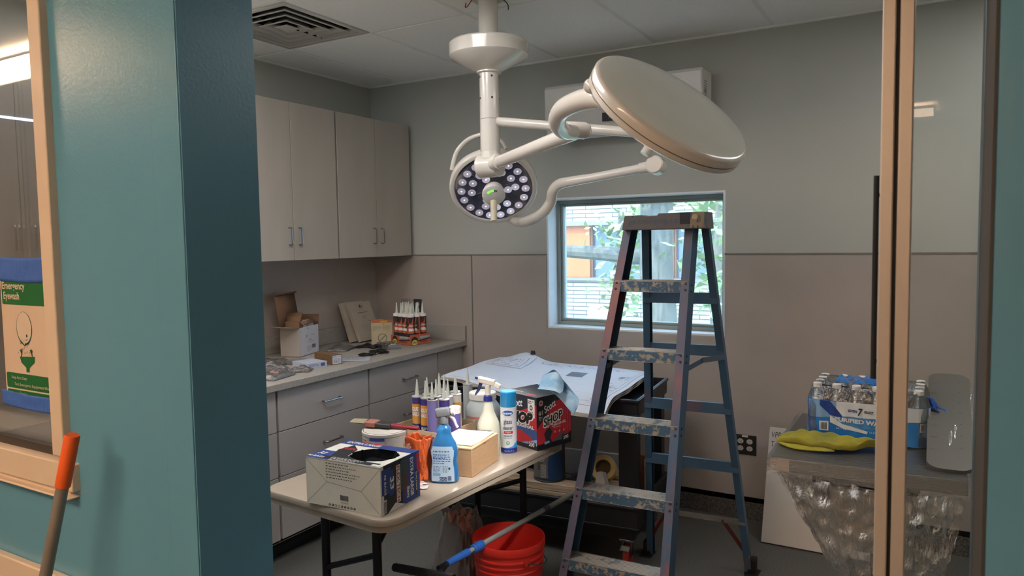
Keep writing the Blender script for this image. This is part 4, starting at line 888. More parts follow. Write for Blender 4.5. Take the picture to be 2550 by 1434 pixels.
i = Ink(m, face_fn((0, 0, H), (1, 0, 0), (0, 1, 0))); i.ell(Lx*.62, Dp*.5, Lx*.26, Dp*.28, 5); i.text('Wipers', Lx*.24, Dp*.18, .012, 4, 2, w=Lx*.32); i.para(Lx*.05, Dp*.3, Lx*.3, Dp*.45, 3, 6)
i.rect(Lx*.6, Dp*.1, Lx*.85, Dp*.16, 1, 3)
m.build('carton_print', sm, b)
M_towel = mat('blue_shop_towel', (132, 172, 204), .9, rgb2=(176, 200, 214), scale=18, bump=.3, bscale=300)
# the towel: a folded, twisted sheet standing out of the slot and drooping over the corner
ctl = [[P(1340, 958, 2.98), P(1362, 965, 2.95), P(1385, 985, 2.9), P(1410, 1010, 2.86), P(1428, 1034, 2.84)],
       [P(1348, 946, 3.0), P(1372, 950, 2.99), P(1396, 974, 2.94), P(1422, 1000, 2.88), P(1436, 1018, 2.86)],
       [P(1352, 934, 3.03), P(1380, 930, 3.04), P(1402, 958, 3.0), P(1428, 984, 2.92), P(1441, 1000, 2.88)],
       [P(1368, 926, 3.02), P(1384, 922, 3.04), P(1400, 944, 2.98), P(1420, 966, 2.93), P(1440, 990, 2.9)]]
def bez(c, u, v):
    def cr(a, t):
        n = len(a)-1; x = min(t*n, n-1e-6); k = int(x); f = x-k; p0, p1, p2, p3 = a[max(k-1, 0)], a[k], a[k+1], a[min(k+2, n)]
        return .5*((2*p1)+(p2-p0)*f+(2*p0-5*p1+4*p2-p3)*f*f+(3*p1-p0-3*p2+p3)*f**3)
    return cr([cr(r, u) for r in c], v)
m = MB(); m.grid(lambda u, v: bez(ctl, u, v)+Vector((0, 0, .002*math.sin(14*u+6*v))), 24, 16)
c2_ = [[P(1338, 968, 2.92), P(1345, 956, 2.95), P(1352, 934, 3.02)], [P(1375, 972, 2.86), P(1382, 960, 2.90), P(1386, 926, 3.0)], [P(1394, 978, 2.86), P(1402, 972, 2.90), P(1404, 950, 2.98)]]
m.grid(lambda u, v: bez(c2_, u, v)-_F*.012+Vector((0, 0, .0015*math.sin(20*u+4*v))), 16, 16)
tag(m.build('shop_towel', M_towel, solid=.001), 'pale blue paper towel pulled halfway out of the shop towel box', 'towel')
t = None
# ---- small papers in front of the blue bottle
for k, (x, y, r_) in enumerate(((-1.535, 1.985, .5), (-1.565, 2.02, -.2))):
    m = MB(); m.grid(lambda a, b: ((a-.5)*.06, (b-.5)*.035, .002+.004*abs(math.sin(a*4+b*3))), 8, 6); i = Ink(m, face_fn((0, 0, .0065), (1, 0, 0), (0, 1, 0))); i.para(-.02, -.01, .02, .01, 3, 1)
    o = tag(m.build('crumpled_receipt', [flat(226, 216, 208), flat(120, 116, 120)], loc=(x, y, TT)), ('crumpled receipt on the table between printed carton and blue bottle', 'second crumpled receipt, half under the blue bottle')[k], 'paper'); o.rotation_euler = (0, 0, r_)

# ---- caulk cartridges standing in a cut-open display tray
t = thing('display_tray', 'open printed cardboard tray holding the caulk cartridges on the table', 'tray', (-1.815, 2.45, TT), math.radians(-6))
cm = [mat('tray_kraft', (188, 164, 132), .8), flat(214, 150, 60), flat(74, 60, 138), flat(150, 80, 50)]
x0, x1, y0, y1, h = -.135, .118, -.105, .143, .088
m = MB(); m.box(x0, x1, y0, y1, 0, .003); m.box(x0, x1, y0, y0+.003, .003, h); m.box(x0, x1, y1-.003, y1, .003, h); m.box(x0, x0+.003, y0, y1, .003, h); m.box(x1-.003, x1, y0, y1, .003, h*.95); b = m.build('tray', cm, t)
m = MB(); i = Ink(m, face_fn((x0, y0, 0), (1, 0, 0), (0, 0, 1))); i.rect(.002, .004, x1-x0-.002, h*.55, 1); i.poly([(.11, .03), (.2, .02), (.24, h*.8), (.13, h*.8)], 2, 1); i.poly([(.05, .0), (.08, 0), (.03, h*.9), (.0, h*.9)], 1, 2); i.text('LIQUID', .06, h*.30, .02, 3, 3, bold=.03)
i = Ink(m, face_fn((x1, y0, 0), (0, 1, 0), (0, 0, 1))); i.rect(.002, .004, .24, h*.6, 1); i.text('LIQUID NAILS', .12, .02, .022, 2, 3, w=.2, bold=.03)
m.build('tray_print', cm, b)
M_noz = mat('caulk_nozzle', (214, 216, 206), .35, trans=.1); M_tin = mat('tin_rim', (206, 204, 204), .3, metal=.5)
purp, orng, wht = flat(70, 58, 128), flat(216, 156, 70), flat(232, 232, 232)
def cartridge(style):
    m = MB(); r = .0215
    bm_ = {'p': [purp], 'w': [flat(214, 214, 210)], 'o': [flat(224, 218, 206)], 'g': [flat(176, 178, 178)], 'l': [flat(120, 112, 168)]}[style]
    m.lathe([(r-.001, 0), (r, .001), (r, .204), (r+.001, .205), (r+.001, .2085), (r-.002, .2095)], 24, 0, mf=[0, 0, 1, 1, 1, 1]); 
    m.lathe([(r-.002, .2095), (r-.004, .207), (.008, .208)], 24, 1)
    i = Ink(m, cyl_fn(0, 0, 0, r+.0001, -PI/2+.25), .005)
    if style in 'pl':
        i.rect(-.022, .095, .022, .178, 2); i.text('LIQUID', 0, .150, .016, 3, 3, w=.036, bold=.03); i.text('NAILS', 0, .128, .016, 3, 3, w=.034, bold=.03)
        i.text('HEAVY', 0, .074, .013, 3, 3, w=.034, bold=.03, shear=.15); i.text('DUTY', 0, .056, .013, 3, 3, w=.028, bold=.03, shear=.15); i.poly([(.0, .02), (.03, .02), (.03, .05)], 3, 2)
        i.para(-.062, .04, -.034, .17, 16, 3)
    elif style == 'o': i.rect(-.03, .12, .03, .175, 2); i.text('25%', -.004, .15, .014, 4, 3, bold=.03); i.text('MORE', -.004, .13, .012, 4, 3, w=.034, bold=.03); i.rect(-.03, .03, .03, .115, 0)
    return m, bm_+[M_tin, orng, wht, flat(150, 50, 40)]
tips = [(-1.862, 2.408, 'p'), (-1.812, 2.400, 'p'), (-1.848, 2.459, 'o'), (-1.766, 2.383, 'l'), (-1.790, 2.445, 'w'), (-1.858, 2.560, 'w'), (-1.727, 2.413, 'p'), (-1.745, 2.465, 'g'), (-1.812, 2.500, 'w'), (-1.738, 2.515, 'o'), (-1.820, 2.545, 'w'), (-1.772, 2.558, 'w'), (-1.815, 2.72, 'g')]
ld = ['purple and orange caulk cartridge at the front left corner of the table tray', 'purple and orange caulk cartridge, second from the left in the tray front row', 'cream caulk cartridge with a yellowed tip in the tray', 'pale purple cartridge turned to its small print, third in the tray front row', 'white cartridge behind the pale purple one in the tray', 'white cartridge at the back left of the tray', 'purple caulk cartridge at the right end of the tray front row', 'gray cartridge just behind the right end of the tray front row', 'white cartridge in the middle of the tray', 'cream and orange cartridge printed 25% MORE', 'white cartridge second from the left in the tray back row', 'white cartridge third from the left in the tray back row', 'gray cartridge standing on the table behind the tray, its tip showing left of the jug']
protos = {}
def put_cartridge(x, y, z, st, rz, label, group, tipm=None, nz=True):
    if st not in protos:
        t = thing('caulk_cartridge', label, 'caulk cartridge', (x, y, z), rz, group)
        m, mm = cartridge(st); m.build('tube', mm, t, sharp=40)
        m = MB(); m.lathe([(.009, .208), (.0085, .216), (.008, .22), (.0025, .278), (.0015, .279)], 14); m.build('nozzle', M_noz, t); protos[st] = t
    else:
        t = copy_tree(protos[st]); t.location = (x, y, z); t.rotation_euler = (0, 0, rz); t['label'] = label; t['group'] = group
    return t
for k, (x, y, st) in enumerate(tips):
    o = put_cartridge(x, y, TT+.0035, st, rnd(-.15, .15)+(-1.6 if k in (3,) else 0), ld[k], 'caulk cartridges in the tray on the folding table')
M_ny = mat('yellowed_nozzle', (206, 184, 130), .4); M_ng = mat('mint_nozzle', (190, 212, 208), .35)
# white capped tube at the front right of the tray
t = thing('caulk_cartridge', 'caulk cartridge with a round white cap instead of a tip, standing behind the blue bottle', 'caulk cartridge', (-1.655, 2.385, TT+.0005), 0, 'caulk cartridges in the tray on the folding table')
m = MB(); m.lathe([(.0205, 0), (.0215, .001), (.0215, .17)], 24, 0); m.build('tube', [flat(84, 72, 140)], t)
m = MB(); m.lathe([(.0225, .166), (.0235, .168), (.0235, .190), (.020, .194), (.010, .194), (.009, .188), (.001, .188)], 24); m.build('cap', M_wplast, t)

# ------------------------------------------------------------------ black utility cart behind the table
M_cart = mat('black_cart_plastic', (26, 27, 31), .45, var=.06, bump=.1, bscale=200)
ca = math.radians(5.0)
CL, CDp = 1.14, .60
t = thing('utility_cart', 'black plastic utility cart behind the stepladder, drawings on its top tray', 'cart', (-1.19, 3.22, 0), ca)   # origin: front right corner; x to the left is negative
def tray(m, z0, z1, wall=.012, fl=None):
    m.box(-CL, 0, 0, CDp, z0, z0+.012)
    m.box(-CL, 0, 0, wall, z0+.012, z1); m.box(-CL, 0, CDp-wall, CDp, z0+.012, z1); m.box(-CL, -CL+wall, wall, CDp-wall, z0+.012, z1); m.box(-wall, 0, wall, CDp-wall, z0+.012, z1)
    m.box(-CL-.008, .008, -.008, 0, z1-.014, z1); m.box(0, .008, 0, CDp, z1-.014, z1)
m = MB(); tray(m, .752, .835); m.build('top_tray', M_cart, t, bevel=.003)
m = MB(); tray(m, .20, .315); m.box(-CL+.03, -.03, .03, CDp-.03, .14, .20); m.build('bottom_tray', M_cart, t, bevel=.003)
for x in (-.055, -CL+.055):
    for y in (.05, CDp-.05):
        m = MB(); m.box(x-.045, x+.045, y-.035, y+.035, .315-.1, .752); m.build('leg', M_cart, t, bevel=.004)
M_red = mat('red_wheel', (176, 54, 48), .4)
for k, (x, y) in enumerate(((-.065, .05), (-.065, CDp-.07), (-CL+.07, .05), (-CL+.07, CDp-.07))):
    m = MB(); m.box(x-.035, x+.035, y-.03, y+.03, .132, .142); m.box(x-.022, x-.018, y-.02, y+.02, .055, .135); m.box(x+.018, x+.022, y-.02, y+.02, .055, .135)
    cst = m.build('caster', M_steel, t, bevel=.001)
    m = MB(); m.lathe([(.052, -.013), (.056, -.008), (.056, .008), (.052, .013), (.02, .014), (.001, .014)], 28, axis=(1, 0, .0), o=(x, y, .0565)); m.build('wheel', M_red, cst)
    if k == 0:
        m = MB(); m.grid(lambda a, b: (x-.02+.045*a, y-.045-.03*b, .118-.012*b), 2, 3); m.build('brake_lever', flat(110, 116, 104), cst, solid=.003)
# drawings on the top tray
M_paper = mat('drawing_paper', (208, 214, 226), .75, var=.008)
M_pedge = mat('paper_stack_edge', (196, 186, 172), .8, rgb2=(172, 162, 150), scale=90, stretch=(1, 1, 12))
q00, q10, q11, q01 = Vector((-2.33, 3.23)), Vector((-1.262, 2.985)), Vector((-1.335, 3.86)), Vector((-2.36, 3.905))
def sheet(zb, curl=1.):
    def fn(x, y, h):
        p = (q00*(1-x)+q10*x)*(1-y)+(q01*(1-x)+q11*x)*y
        z = zb+h+.004*math.sin(7*x+3*y)*curl+.003*math.sin(11*y)
        z += .045*math.exp(-((x-.20)/.10)**2-((y-1.)/.12)**2)
        fr = max(0, .20-y)/.20; z -= .055*fr**2*max(0, min(1, (x-.15)/.5)); z += .01*math.exp(-((x-.2)/.25)**2)*y
        return Vector((p.x, p.y, z))
    return fn
t = thing('drawing_set', 'thick stack of large building drawings spread over the black cart', 'drawings', (0, 0, 0))
f0 = sheet(.856)
m = MB(); m.grid(lambda a, b: f0(a, b, 0), 40, 40, 0)
for k in range(3):
    z0 = sheet(.856-.006*(k+1)); z0b = sheet(.856-.006*k)
    for e in range(4):
        def fn(a, b, e=e, k=k):
            x, y = ((a, 0), (1, a), (1-a, 1), (0, 1-a))[e]; j = .002*math.sin(30*a+k); p0 = z0b(x, y, 0); p1 = z0(x, y, 0); p = p0.lerp(p1, b); cxy = Vector((-1.83, 3.5, p.z)); dd = (p-cxy).normalized(); return p+dd*(.004*(k)+j*b)
        m.grid(fn, 40, 1, 1)
b = m.build('sheets', [M_paper, M_pedge], t, sharp=50)
m = MB(); i = Ink(m, f0, .04)
Lk, Lg = 0, 1
i.line(.03, .05, .975, .05, .0022, Lk); i.line(.975, .05, .975, .96, .0022, Lk); i.line(.03, .96, .975, .96, .0018, Lk)
i.line(.955, .07, .955, .94, .0012, Lk); i.line(.88, .07, .955, .07, .001, Lk)
i.line(.80, .085, .935, .085, .0016, Lk); i.text('T', .90, .10, .012, Lk, 2, w=.012)
for q in range(14): y = .1+q*.058; i.line(.88, y, .955, y, .0009, Lg)
for q in range(26): x, y = rnd(.885, .945), rnd(.3, .7); i.rect(x, y, x+rnd(.004, .02), y+.006, Lk, 1)
i.text('SB-01', .915, .66, .022, Lk, 2, w=.05, rot=PI/2, bold=.03)
i.rect(.60, .57, .70, .70, 2); i.text('PLAN', .65, .62, .02, 0, 4, w=.05)
for q in range(60):
    x, y = rnd(.33, .86), rnd(.86, .915); i.rect(x, y, x+rnd(.004, .02), y+rnd(.004, .009), Lk, 1)
for q in range(46): x, y = rnd(.4, .72), rnd(.78, .85); i.rect(x, y, x+rnd(.004, .012), y+.004, Lg, 1)
for q in range(50):
    x, y = rnd(.05, .8), rnd(.12, .75); w_, h_ = rnd(.02, .2), rnd(.02, .12)
    i.line(x, y, x+w_, y, .0009, Lg)
    if q % 2: i.line(x, y, x, min(y+h_, .78), .0008, Lg)
m.build('drawing_print', [flat(58, 60, 76), flat(150, 158, 178), flat(92, 98, 116)], b)
f1 = sheet(.8585)
def f1s(x, y, h): p = f1(.06+.24*x-.02*y, .60+.36*y, h); p.z += .010*math.exp(-(y/.3)**2)*0+.003*x*y; return p
m = MB(); m.grid(lambda a, b: f1s(a, b, 0), 14, 12, 0); i = Ink(m, f1s, .1)
for q in range(36): x, y = rnd(.1, .8), rnd(.2, .8); i.rect(x, y, x+rnd(.01, .08), y+rnd(.01, .025), 1, 1)
i.line(.1, .1, .9, .12, .01, 2, 1); i.line(.9, .12, .86, .85, .01, 2, 1); i.line(.1, .1, .06, .7, .006, 2, 1)
tag(m.build('small_drawing', [M_paper, flat(130, 138, 176), flat(80, 84, 110)], solid=.0006), 'small marked-up drawing sheet on top of the big drawings, back left', 'drawing')
m = MB(); m.extr([(-.012, 0), (.012, 0), (.002, .022), (-.002, .022)], f0(.245, .99, .003)+Vector((-.012, 0, 0)), f0(.245, .99, .003)+Vector((.012, 0, 0))); tag(m.build('binder_clip', M_black), 'black binder clip on the back edge of the drawings', 'clip')

# things on the cart's bottom tray
def cw(x, y, z): c, s = math.cos(ca), math.sin(ca); return Vector((-1.19+x*c-y*s, 3.22+x*s+y*c, z))
M_wood = mat('pale_pine', (178, 158, 132), .75, rgb2=(132, 110, 90), scale=9, stretch=(.6, 12, 12))
bz = .2125
for k, (x0, x1, y0, y1, z0, z1, lb_) in enumerate(((-.98, -.30, .03, .12, .328, .366, 'pine board along the front edge of the cart bottom tray'), (-1.0, -.36, .03, .13, .290, .327, 'pine board under the front one on the cart bottom tray'), (-.95, -.14, .135, .28, .29, .34, 'wide pine board lying behind the paint can on the cart'), (-.42, -.13, .29, .42, .29, .36, 'short pine offcut at the back right of the cart bottom tray'))):
    p = cw(0, 0, 0); m = MB(); m.box(x0, x1, y0, y1, z0, z1); o = tag(m.build('pine_board', M_wood, bevel=.003, loc=p), lb_, 'board', 'pine boards on the cart'); o.rotation_euler = (0, 0, ca)
m = MB(); m.box(-1.0, -.12, .035, .45, bz, .289); o = tag(m.build('lumber_crate', mat('gray_cardboard', (120, 112, 104), .8), loc=cw(0, 0, 0), bevel=.003), 'low gray carton filling the cart bottom tray under the boards', 'box'); o.rotation_euler = (0, 0, ca)
pc = onZ(.366, 1366, 1232)
pc = cw(-.50, .115, .367)
def canprint2(i, m):
    R = .083; i.rect(-2.3*R, .02, -1.15*R, .16, 0); i.rect(-1.9*R, .06, -1.5*R, .155, 1, 2); i.ell(-1.62*R, .125, .02, .022, 2, 2); i.ell(-1.62*R, .125, .012, .014, 1, 3); i.rect(-1.66*R, .024, -1.3*R, .092, 3, 3); i.para(-1.62*R, .03, -1.34*R, .086, 7, 4, lift=4)
    i.poly([(-1.18*R, .01), (-1.12*R, .06), (-1.2*R, .10), (-1.08*R, .16), (-.3*R, .165), (-.2*R, .01)], 5, 4)
can('paint_can', 'old blue-smeared paint can on the black cart bottom tray', pc.x, pc.y, pc.z, .083, .19, mat('dusty_gray_lid', (84, 84, 80), .7), mat('dark_can_side', (52, 56, 66), .5), canprint2, [flat(96, 92, 88), flat(70, 66, 66), flat(130, 126, 118), flat(136, 128, 118), flat(90, 84, 80), flat(32, 62, 96)])
tp = thing('tape_roll', 'roll of tan masking tape leaning on the boards in the cart', 'tape', cw(-.245, .235, .41), 0)
tp.rotation_euler = (math.radians(58), math.radians(18), 0)
m = MB(); m.lathe([(.041, -.024), (.066, -.024), (.067, -.02), (.067, .02), (.066, .024), (.041, .024), (.041, -.024)], 40); m.build('tape', mat('masking_tape', (190, 162, 104), .6), tp)
m = MB(); m.lathe([(.038, -.024), (.041, -.024), (.041, .024), (.038, .024), (.038, -.024)], 40); m.build('core', flat(96, 90, 76), tp)
m = MB(); m.add([(-.03, -.02, 0), (.03, -.02, 0), (.035, .02, 0), (-.03, .02, 0), (-.022, -.005, .07), (.012, -.01, .078), (.02, .01, .07), (-.012, .012, .072)], [(0, 3, 2, 1), (4, 5, 6, 7), (0, 1, 5, 4), (1, 2, 6, 5), (2, 3, 7, 6), (3, 0, 4, 7)])
o = tag(m.build('white_offcut', flat(172, 166, 158), loc=cw(-.235, .165, .341)), 'white wedge-shaped offcut lying in the cart by the tape roll', 'offcut')
m = MB(); m.grid(lambda a, b: ((a-.5)*.13, (b-.5)*.10, .012+.03*math.sin(PI*a)*math.sin(PI*b)+.006*math.sin(9*a+7*b)), 14, 12); o = tag(m.build('black_glove', flat(28, 30, 34), loc=cw(-.36, .175, .341), solid=.004), 'crumpled black glove in the cart beside the white offcut', 'glove')
m = MB(); m.tube([(-.02, 0, .012), (0, -.01, .03), (.02, -.012, .02), (.03, -.02, .010)], [.008, .009, .009, .007], 10, smooth=4); tag(m.build('blue_glove_finger', flat(52, 96, 160), loc=cw(-.30, .150, .341)), 'bit of blue rubber glove on the boards in the cart', 'glove')
m = MB(); m.box(-.20, .20, -.012, .012, 0, .20); o = tag(m.build('foam_board', flat(176, 180, 190), loc=cw(-.36, .50, bz), bevel=.002), 'long pale panel standing at the back of the cart bottom tray', 'panel'); o.rotation_euler = (0, 0, ca)
m = MB(); m.box(-.03, .03, -.02, .02, 0, .22); o = tag(m.build('tall_carton', mat('tall_carton_brown', (120, 86, 62), .8), loc=cw(-.115, .48, bz)), 'narrow brown carton upright behind the cart leg', 'box'); 
t = put_cartridge(*cw(-.06, .43, bz+.0)[:2], bz+.0, 'o', .6, 'cartridge with yellow and black print upright in the cart behind the ladder rail', 'cartridges in the cart')

# ------------------------------------------------------------------ red bucket
t = thing('bucket', 'bright red plastic bucket on the floor under the table edge', 'bucket', (-1.515, 2.555, 0))
R, H = .153, .365
out = [(.128, 0), (.130, .004), (.1415, H-.115), (.146, H-.113), (.146, H-.108), (.1425, H-.105), (.1425, H-.09), (.1475, H-.088), (.1475, H-.083), (.1435, H-.080), (.1435, H-.066), (.1495, H-.064), (.1495, H-.058), (.1455, H-.055), (.1455, H-.035), (.152, H-.033), (.1535, H-.028), (.1535, H-.004), (.152, H), (.148, H), (.146, H-.004), (.1255, .006), (.001, .006)]
m = MB(); m.lathe(out, 64, 0); m.build('body', mat('red_plastic', (222, 52, 42), .32, var=.03, sss=.0), t, sharp=40)
m = MB()
for s in (-1, 1): m.lathe([(.016, 0), (.016, .008), (.006, .010)], 14, 0, axis=(s*.86, -s*.5, 0), o=(s*.1475*.86, -s*.1475*.5, H-.062))
m.build('handle_ear', flat(206, 48, 42), t)
m = MB(); pts = []
for k in range(19):
    a = PI*k/18; p = Vector((.86*math.cos(a), -.5*math.cos(a), 0))*.162; q = Vector((.5, .86, 0))*.158*math.sin(a); pts.append(p+q+Vector((0, 0, H-.062-.05*math.sin(a))))
m.tube(pts, .0022, 8); m.build('wire_handle', M_steel, t)

# ------------------------------------------------------------------ squeegee pole lying over the bucket and against the cart
e0 = Vector((-1.505, 3.165, .352)); e1 = onZ(.392, 1188, 1362); dd = (e1-e0).normalized(); e2 = e1+dd*((e1-e0).length*.52)
t = thing('floor_brush', 'gray extension pole with blue grip and black brush, resting on the red bucket', 'brush', tuple(e0))
def er(p): return Vector(p)-e0
def ep(s): return er(e0+dd*s)
TL = (e1-e0).length
m = MB(); m.tube([ep(0), ep(TL*.30)], .0125, 16, 1); m.tube([ep(TL*.30), ep(TL*.30+.05)], .0128, 16, 2); m.tube([ep(TL*.30+.05), ep(TL*.97)], .0115, 16, 0)
m.tube([ep(TL*.97), ep(TL*1.20)], .0095, 14, 0); m.build('pole', [mat('gray_pole', (168, 166, 160), .35, metal=.4), mat('worn_gray_grip', (120, 118, 112), .6), flat(70, 66, 70)], t)
m = MB(); m.tube([ep(TL*.955), ep(TL*.96), ep(TL*1.03), ep(TL*1.035)], [.014, .018, .018, .014], 16); m.tube([ep(TL*1.07), ep(TL*1.075), ep(TL*1.16), ep(TL*1.24)], [.012, .0155, .014, .0125], 16); 
for k in range(3): m.tube([ep(TL*(.97+.02*k)), ep(TL*(.978+.02*k))], .0192, 16)
m.build('locking_grip', mat('blue_grip', (46, 98, 176), .4), t)
m = MB(); m.tube([ep(TL*1.14), ep(TL*1.30)], .0105, 14); m.build('socket', M_black, t)
hb = e0+dd*(TL*1.30); n_ = Vector((dd.y, -dd.x, 0)).normalized()
m = MB(); ha, hc = P(982, 1412, 2.46), P(1130, 1440, 2.30)
k_ = 40; pts = [er(ha.lerp(hc, i_/k_)) for i_ in range(k_+1)]
m.tube(pts, [.013+.0018*(i_ % 2) for i_ in range(k_+1)], 12); m.tube([ep(TL*1.24), er(ha.lerp(hc, .75))], .010, 12); m.build('brush_head', mat('black_bristle_head', (22, 22, 24), .8, bump=.6, bscale=200), t)

# ------------------------------------------------------------------ plastic rubbish bag under the table
t = thing('rubbish_bag', 'crumpled clear plastic bag of torn paper on the floor beside the bucket', 'bag', (-1.80, 2.62, 0))
m = MB(); m.grid(sack(.26, .22, .40, .007, 11, .55), 80, 40, 0); m.build('bag', film('clear_bag', (196, 190, 186), body=.62, gloss=.03, rough=.25, bump=1, bscale=40, bodycol=(214, 204, 196)), t, solid=.0006)
m = MB(); fnq = sack(.19, .15, .36, .009, 5, .6); m.grid(fnq, 50, 24, 0); m.build('torn_paper', mat('pinkish_kraft_paper', (214, 166, 150), .8, rgb2=(110, 98, 96), scale=16, thr=(.56, .60)), t)
m = MB(); m.grid(lambda a, b: (-.02+.12*a+.01*math.sin(9*b), -.05-.03*b+.012*math.sin(17*a+3*b), .33+.10*b+.012*math.sin(21*a)+.01*math.sin(33*a*b)), 24, 16); m.build('paper_scrap', mat('pink_paper', (206, 148, 132), .8), t, solid=.001)

# ------------------------------------------------------------------ corridor side: sign, tape, broom handle
t = thing('safety_sign', 'white and green emergency eye wash sign taped inside the corridor window', 'sign', (-2.03, FW0+.0155-.001, 1.20))
sx0, sx1, sz0, sz1 = -.165, .098, 0, .33
m = MB(); m.box(sx0, sx1, -.0008, 0, sz0, sz1); b = m.build('paper', flat(214, 190, 168), t)
m = MB(); i = Ink(m, face_fn((0, -.0008, 0), (1, 0, 0), (0, 0, 1)))
gr = 0; w_ = 1
def rr2(x0, z0, x1, z1, mi_, r=.006, lift=0): i.poly(rrect(x0, x1, z0, z1, r, 4), mi_, lift)
rr2(sx0+.006, .247, sx1-.008, .322, gr); i.text('Emergency', -.040, .289, .019, w_, 2, al='r', bold=.02, w=.115); i.text('Eyewash', -.070, .262, .019, w_, 2, al='r', bold=.02, w=.08); f_k = i.fn; i.fn = lambda x, y, h: f_k(-.055+x*1.25, y, h)
i.ell(.0, .185, .031, .045, 2, 1); i.poly([(-.016, .150), (-.002, .137), (.016, .150)], 2, 1); i.ell(.0, .187, .029, .042, w_, 2); i.poly([(-.016, .154), (-.002, .141), (.016, .154)], w_, 3); i.ell(.010, .166, .003, .004, 2, 4, 10)
for q in range(46): a = rnd(-1, 1); z = rnd(.118, .158); i.ell(a*(.014+(.158-z)*.35), z, .0011, .0016, 2, 5, 6)
i.poly([(-.024, .108), (.036, .112), (.034, .096), (.012, .080), (.012, .068), (.0, .068), (.0, .080), (-.018, .092)], gr, 2); i.line(-.018, .108, -.014, .124, .003, 2, 2); i.line(.026, .112, .024, .126, .003, 2, 2); i.ell(-.016, .124, .004, .005, 2, 3); i.ell(.024, .126, .004, .005, 2, 3)
i.fn = f_k; rr2(sx0+.006, .020, sx1-.002, .062, gr); i.text('Keep Area Clear', -.055, .046, .008, w_, 2, al='r'); i.text('Test Emergency Equipment Weekly', .070, .028, .008, w_, 2, al='r', w=.19)
rr2(sx0+.006, -.0, sx1-.002, .016, gr); i.text('Caution', -.06, .004, .008, w_, 2, al='r')
m.build('sign_print', [flat(26, 104, 54), flat(216, 196, 176), flat(40, 84, 64)], b)
M_tape = mat('blue_painter_tape', (70, 112, 196), .65, rgb2=(58, 98, 180), scale=30, stretch=(8, 1, 1))
for k, (z0, z1, x1_, lb_) in enumerate(((.312, .376, .112, 'strip of blue tape across the top of the sign'), (-.030, .012, .108, 'strip of blue tape across the bottom of the sign'))):
    m = MB(); m.grid(lambda a, b: (sx0-.02+(x1_-sx0+.02)*a, -.003-.0015*math.sin(9*a)*math.sin(6*b)-.001*b, z0+(z1-z0)*b-.004*math.sin(3*a)), 20, 8); m.build('tape_strip', M_tape, t, solid=.0006)
bt = Vector((-1.682, .905, 1.174)); bb = Vector((-1.83, .62, .0))
bb = bt+(Vector((-1.775-.0, .88, .826))-bt)*(1.174/(1.174-.826)); bb.z = 0; bb.y = .80
t = thing('broom_pole', 'gray pole with an orange end leaning on the teal wall', 'pole', tuple(bb))
dv = (bt-bb); ln = dv.length; dn = dv.normalized(); cap_r = .0145
m = MB(); m.tube([(0, 0, 0), tuple(dn*(ln-.03))], .0135, 20); m.build('pole', mat('gray_metal_pole', (150, 140, 130), .45, metal=.35), t)
m = MB(); m.tube([tuple(dn*(ln-.126)), tuple(dn*(ln-.125)), tuple(dn*(ln-.004)), tuple(dn*ln)], [.014, .0163, .0163, .0145], 24); m.build('grip_end', mat('orange_grip', (232, 96, 34), .5), t)

# ------------------------------------------------------------------ whiteboard leaning on the back wall
t = thing('marker_board', 'white board with handwriting leaning on the back wall below the outlet', 'board', (-.748, 3.86, 0))
bw, bh = .62, .62; lean = math.atan2(BW-.035-3.86-.02, .60)
fb = lambda x, y, h: Vector((x, y*math.sin(lean)-h*math.cos(lean)+.0, y*math.cos(lean)+h*math.sin(lean)))
m = MB(); vs = [tuple(fb(x, y, h)) for h in (0, .018) for x, y in ((0, 0), (bw, 0), (bw, .60), (0, .60))]
m.add(vs, [(0, 3, 2, 1), (4, 5, 6, 7), (0, 1, 5, 4), (1, 2, 6, 5), (2, 3, 7, 6), (3, 0, 4, 7)]); b = m.build('board', mat('white_board', (186, 182, 178), .35, var=.01), t, bevel=.002)
m = MB(); i = Ink(m, lambda x, y, h: fb(x, y, .018+h)); 
for k, (s_, w_) in enumerate((('VPP', .05), ('Tenlyt', .085), ('Fillers', .09))): i.text(s_, .012, .545-.050*k, .030, 0, 1, w=w_, al='l', shear=.1)
m.build('handwriting', flat(52, 50, 56), b)

# ------------------------------------------------------------------ steel exam table wrapped in film
GZ = .862
t = thing('exam_table', 'steel exam table wrapped in clear plastic film behind the glass door', 'exam table', (-.46, 2.50, 0))
GW, GD = .565, .69
M_st = mat('brushed_table_steel', (112, 109, 104), .5, metal=.75, var=.03, stretch=(1, 30, 1), scale=10)
m = MB(); m.box(0, GW, 0, GD, GZ-.045, GZ); m.build('top', M_st, t, bevel=.004)
m = MB(); m.box(.002, .062, -.003, 0, GZ-.043, GZ-.004); m.lathe([(.004, 0), (.003, .002), (.001, .003)], 10, 1, axis=(0, -1, 0), o=(.018, -.003, GZ-.022)); m.build('corner_plate', [flat(172, 148, 128), M_steel], t)
bp = lambda x, y, h: Vector((.455+x, .06+y*math.cos(.34)-h*math.sin(.34), GZ+.004+y*math.sin(.34)+h*math.cos(.34)))
m = MB(); pl = rrect(0, .128, 0, .60, .04, 6); n = len(pl); m.add([tuple(bp(x, y, 0)) for x, y in pl]+[tuple(bp(x, y, .012)) for x, y in pl], [tuple(range(n-1, -1, -1)), tuple(range(n, 2*n))]+[(i_, (i_+1) % n, n+(i_+1) % n, n+i_) for i_ in range(n)])
i = Ink(m, lambda x, y, h: bp(x, y, .012+h))
for q in range(7): i.rect(.008, .10+.07*q, .030, .102+.07*q, 1); i.ell(.096, .12+.07*q, .0025, .0035, 1, n=8)
m.build('raised_section', [M_st, flat(70, 66, 62)], t)
m = MB(); m.lathe([(.16, 0), (.16, .03), (.06, .05), (.055, .06), (.055, GZ-.045)], 32, o=(.34, .36, 0)); m.build('pedestal', mat('dark_pedestal', (70, 68, 66), .5), t)
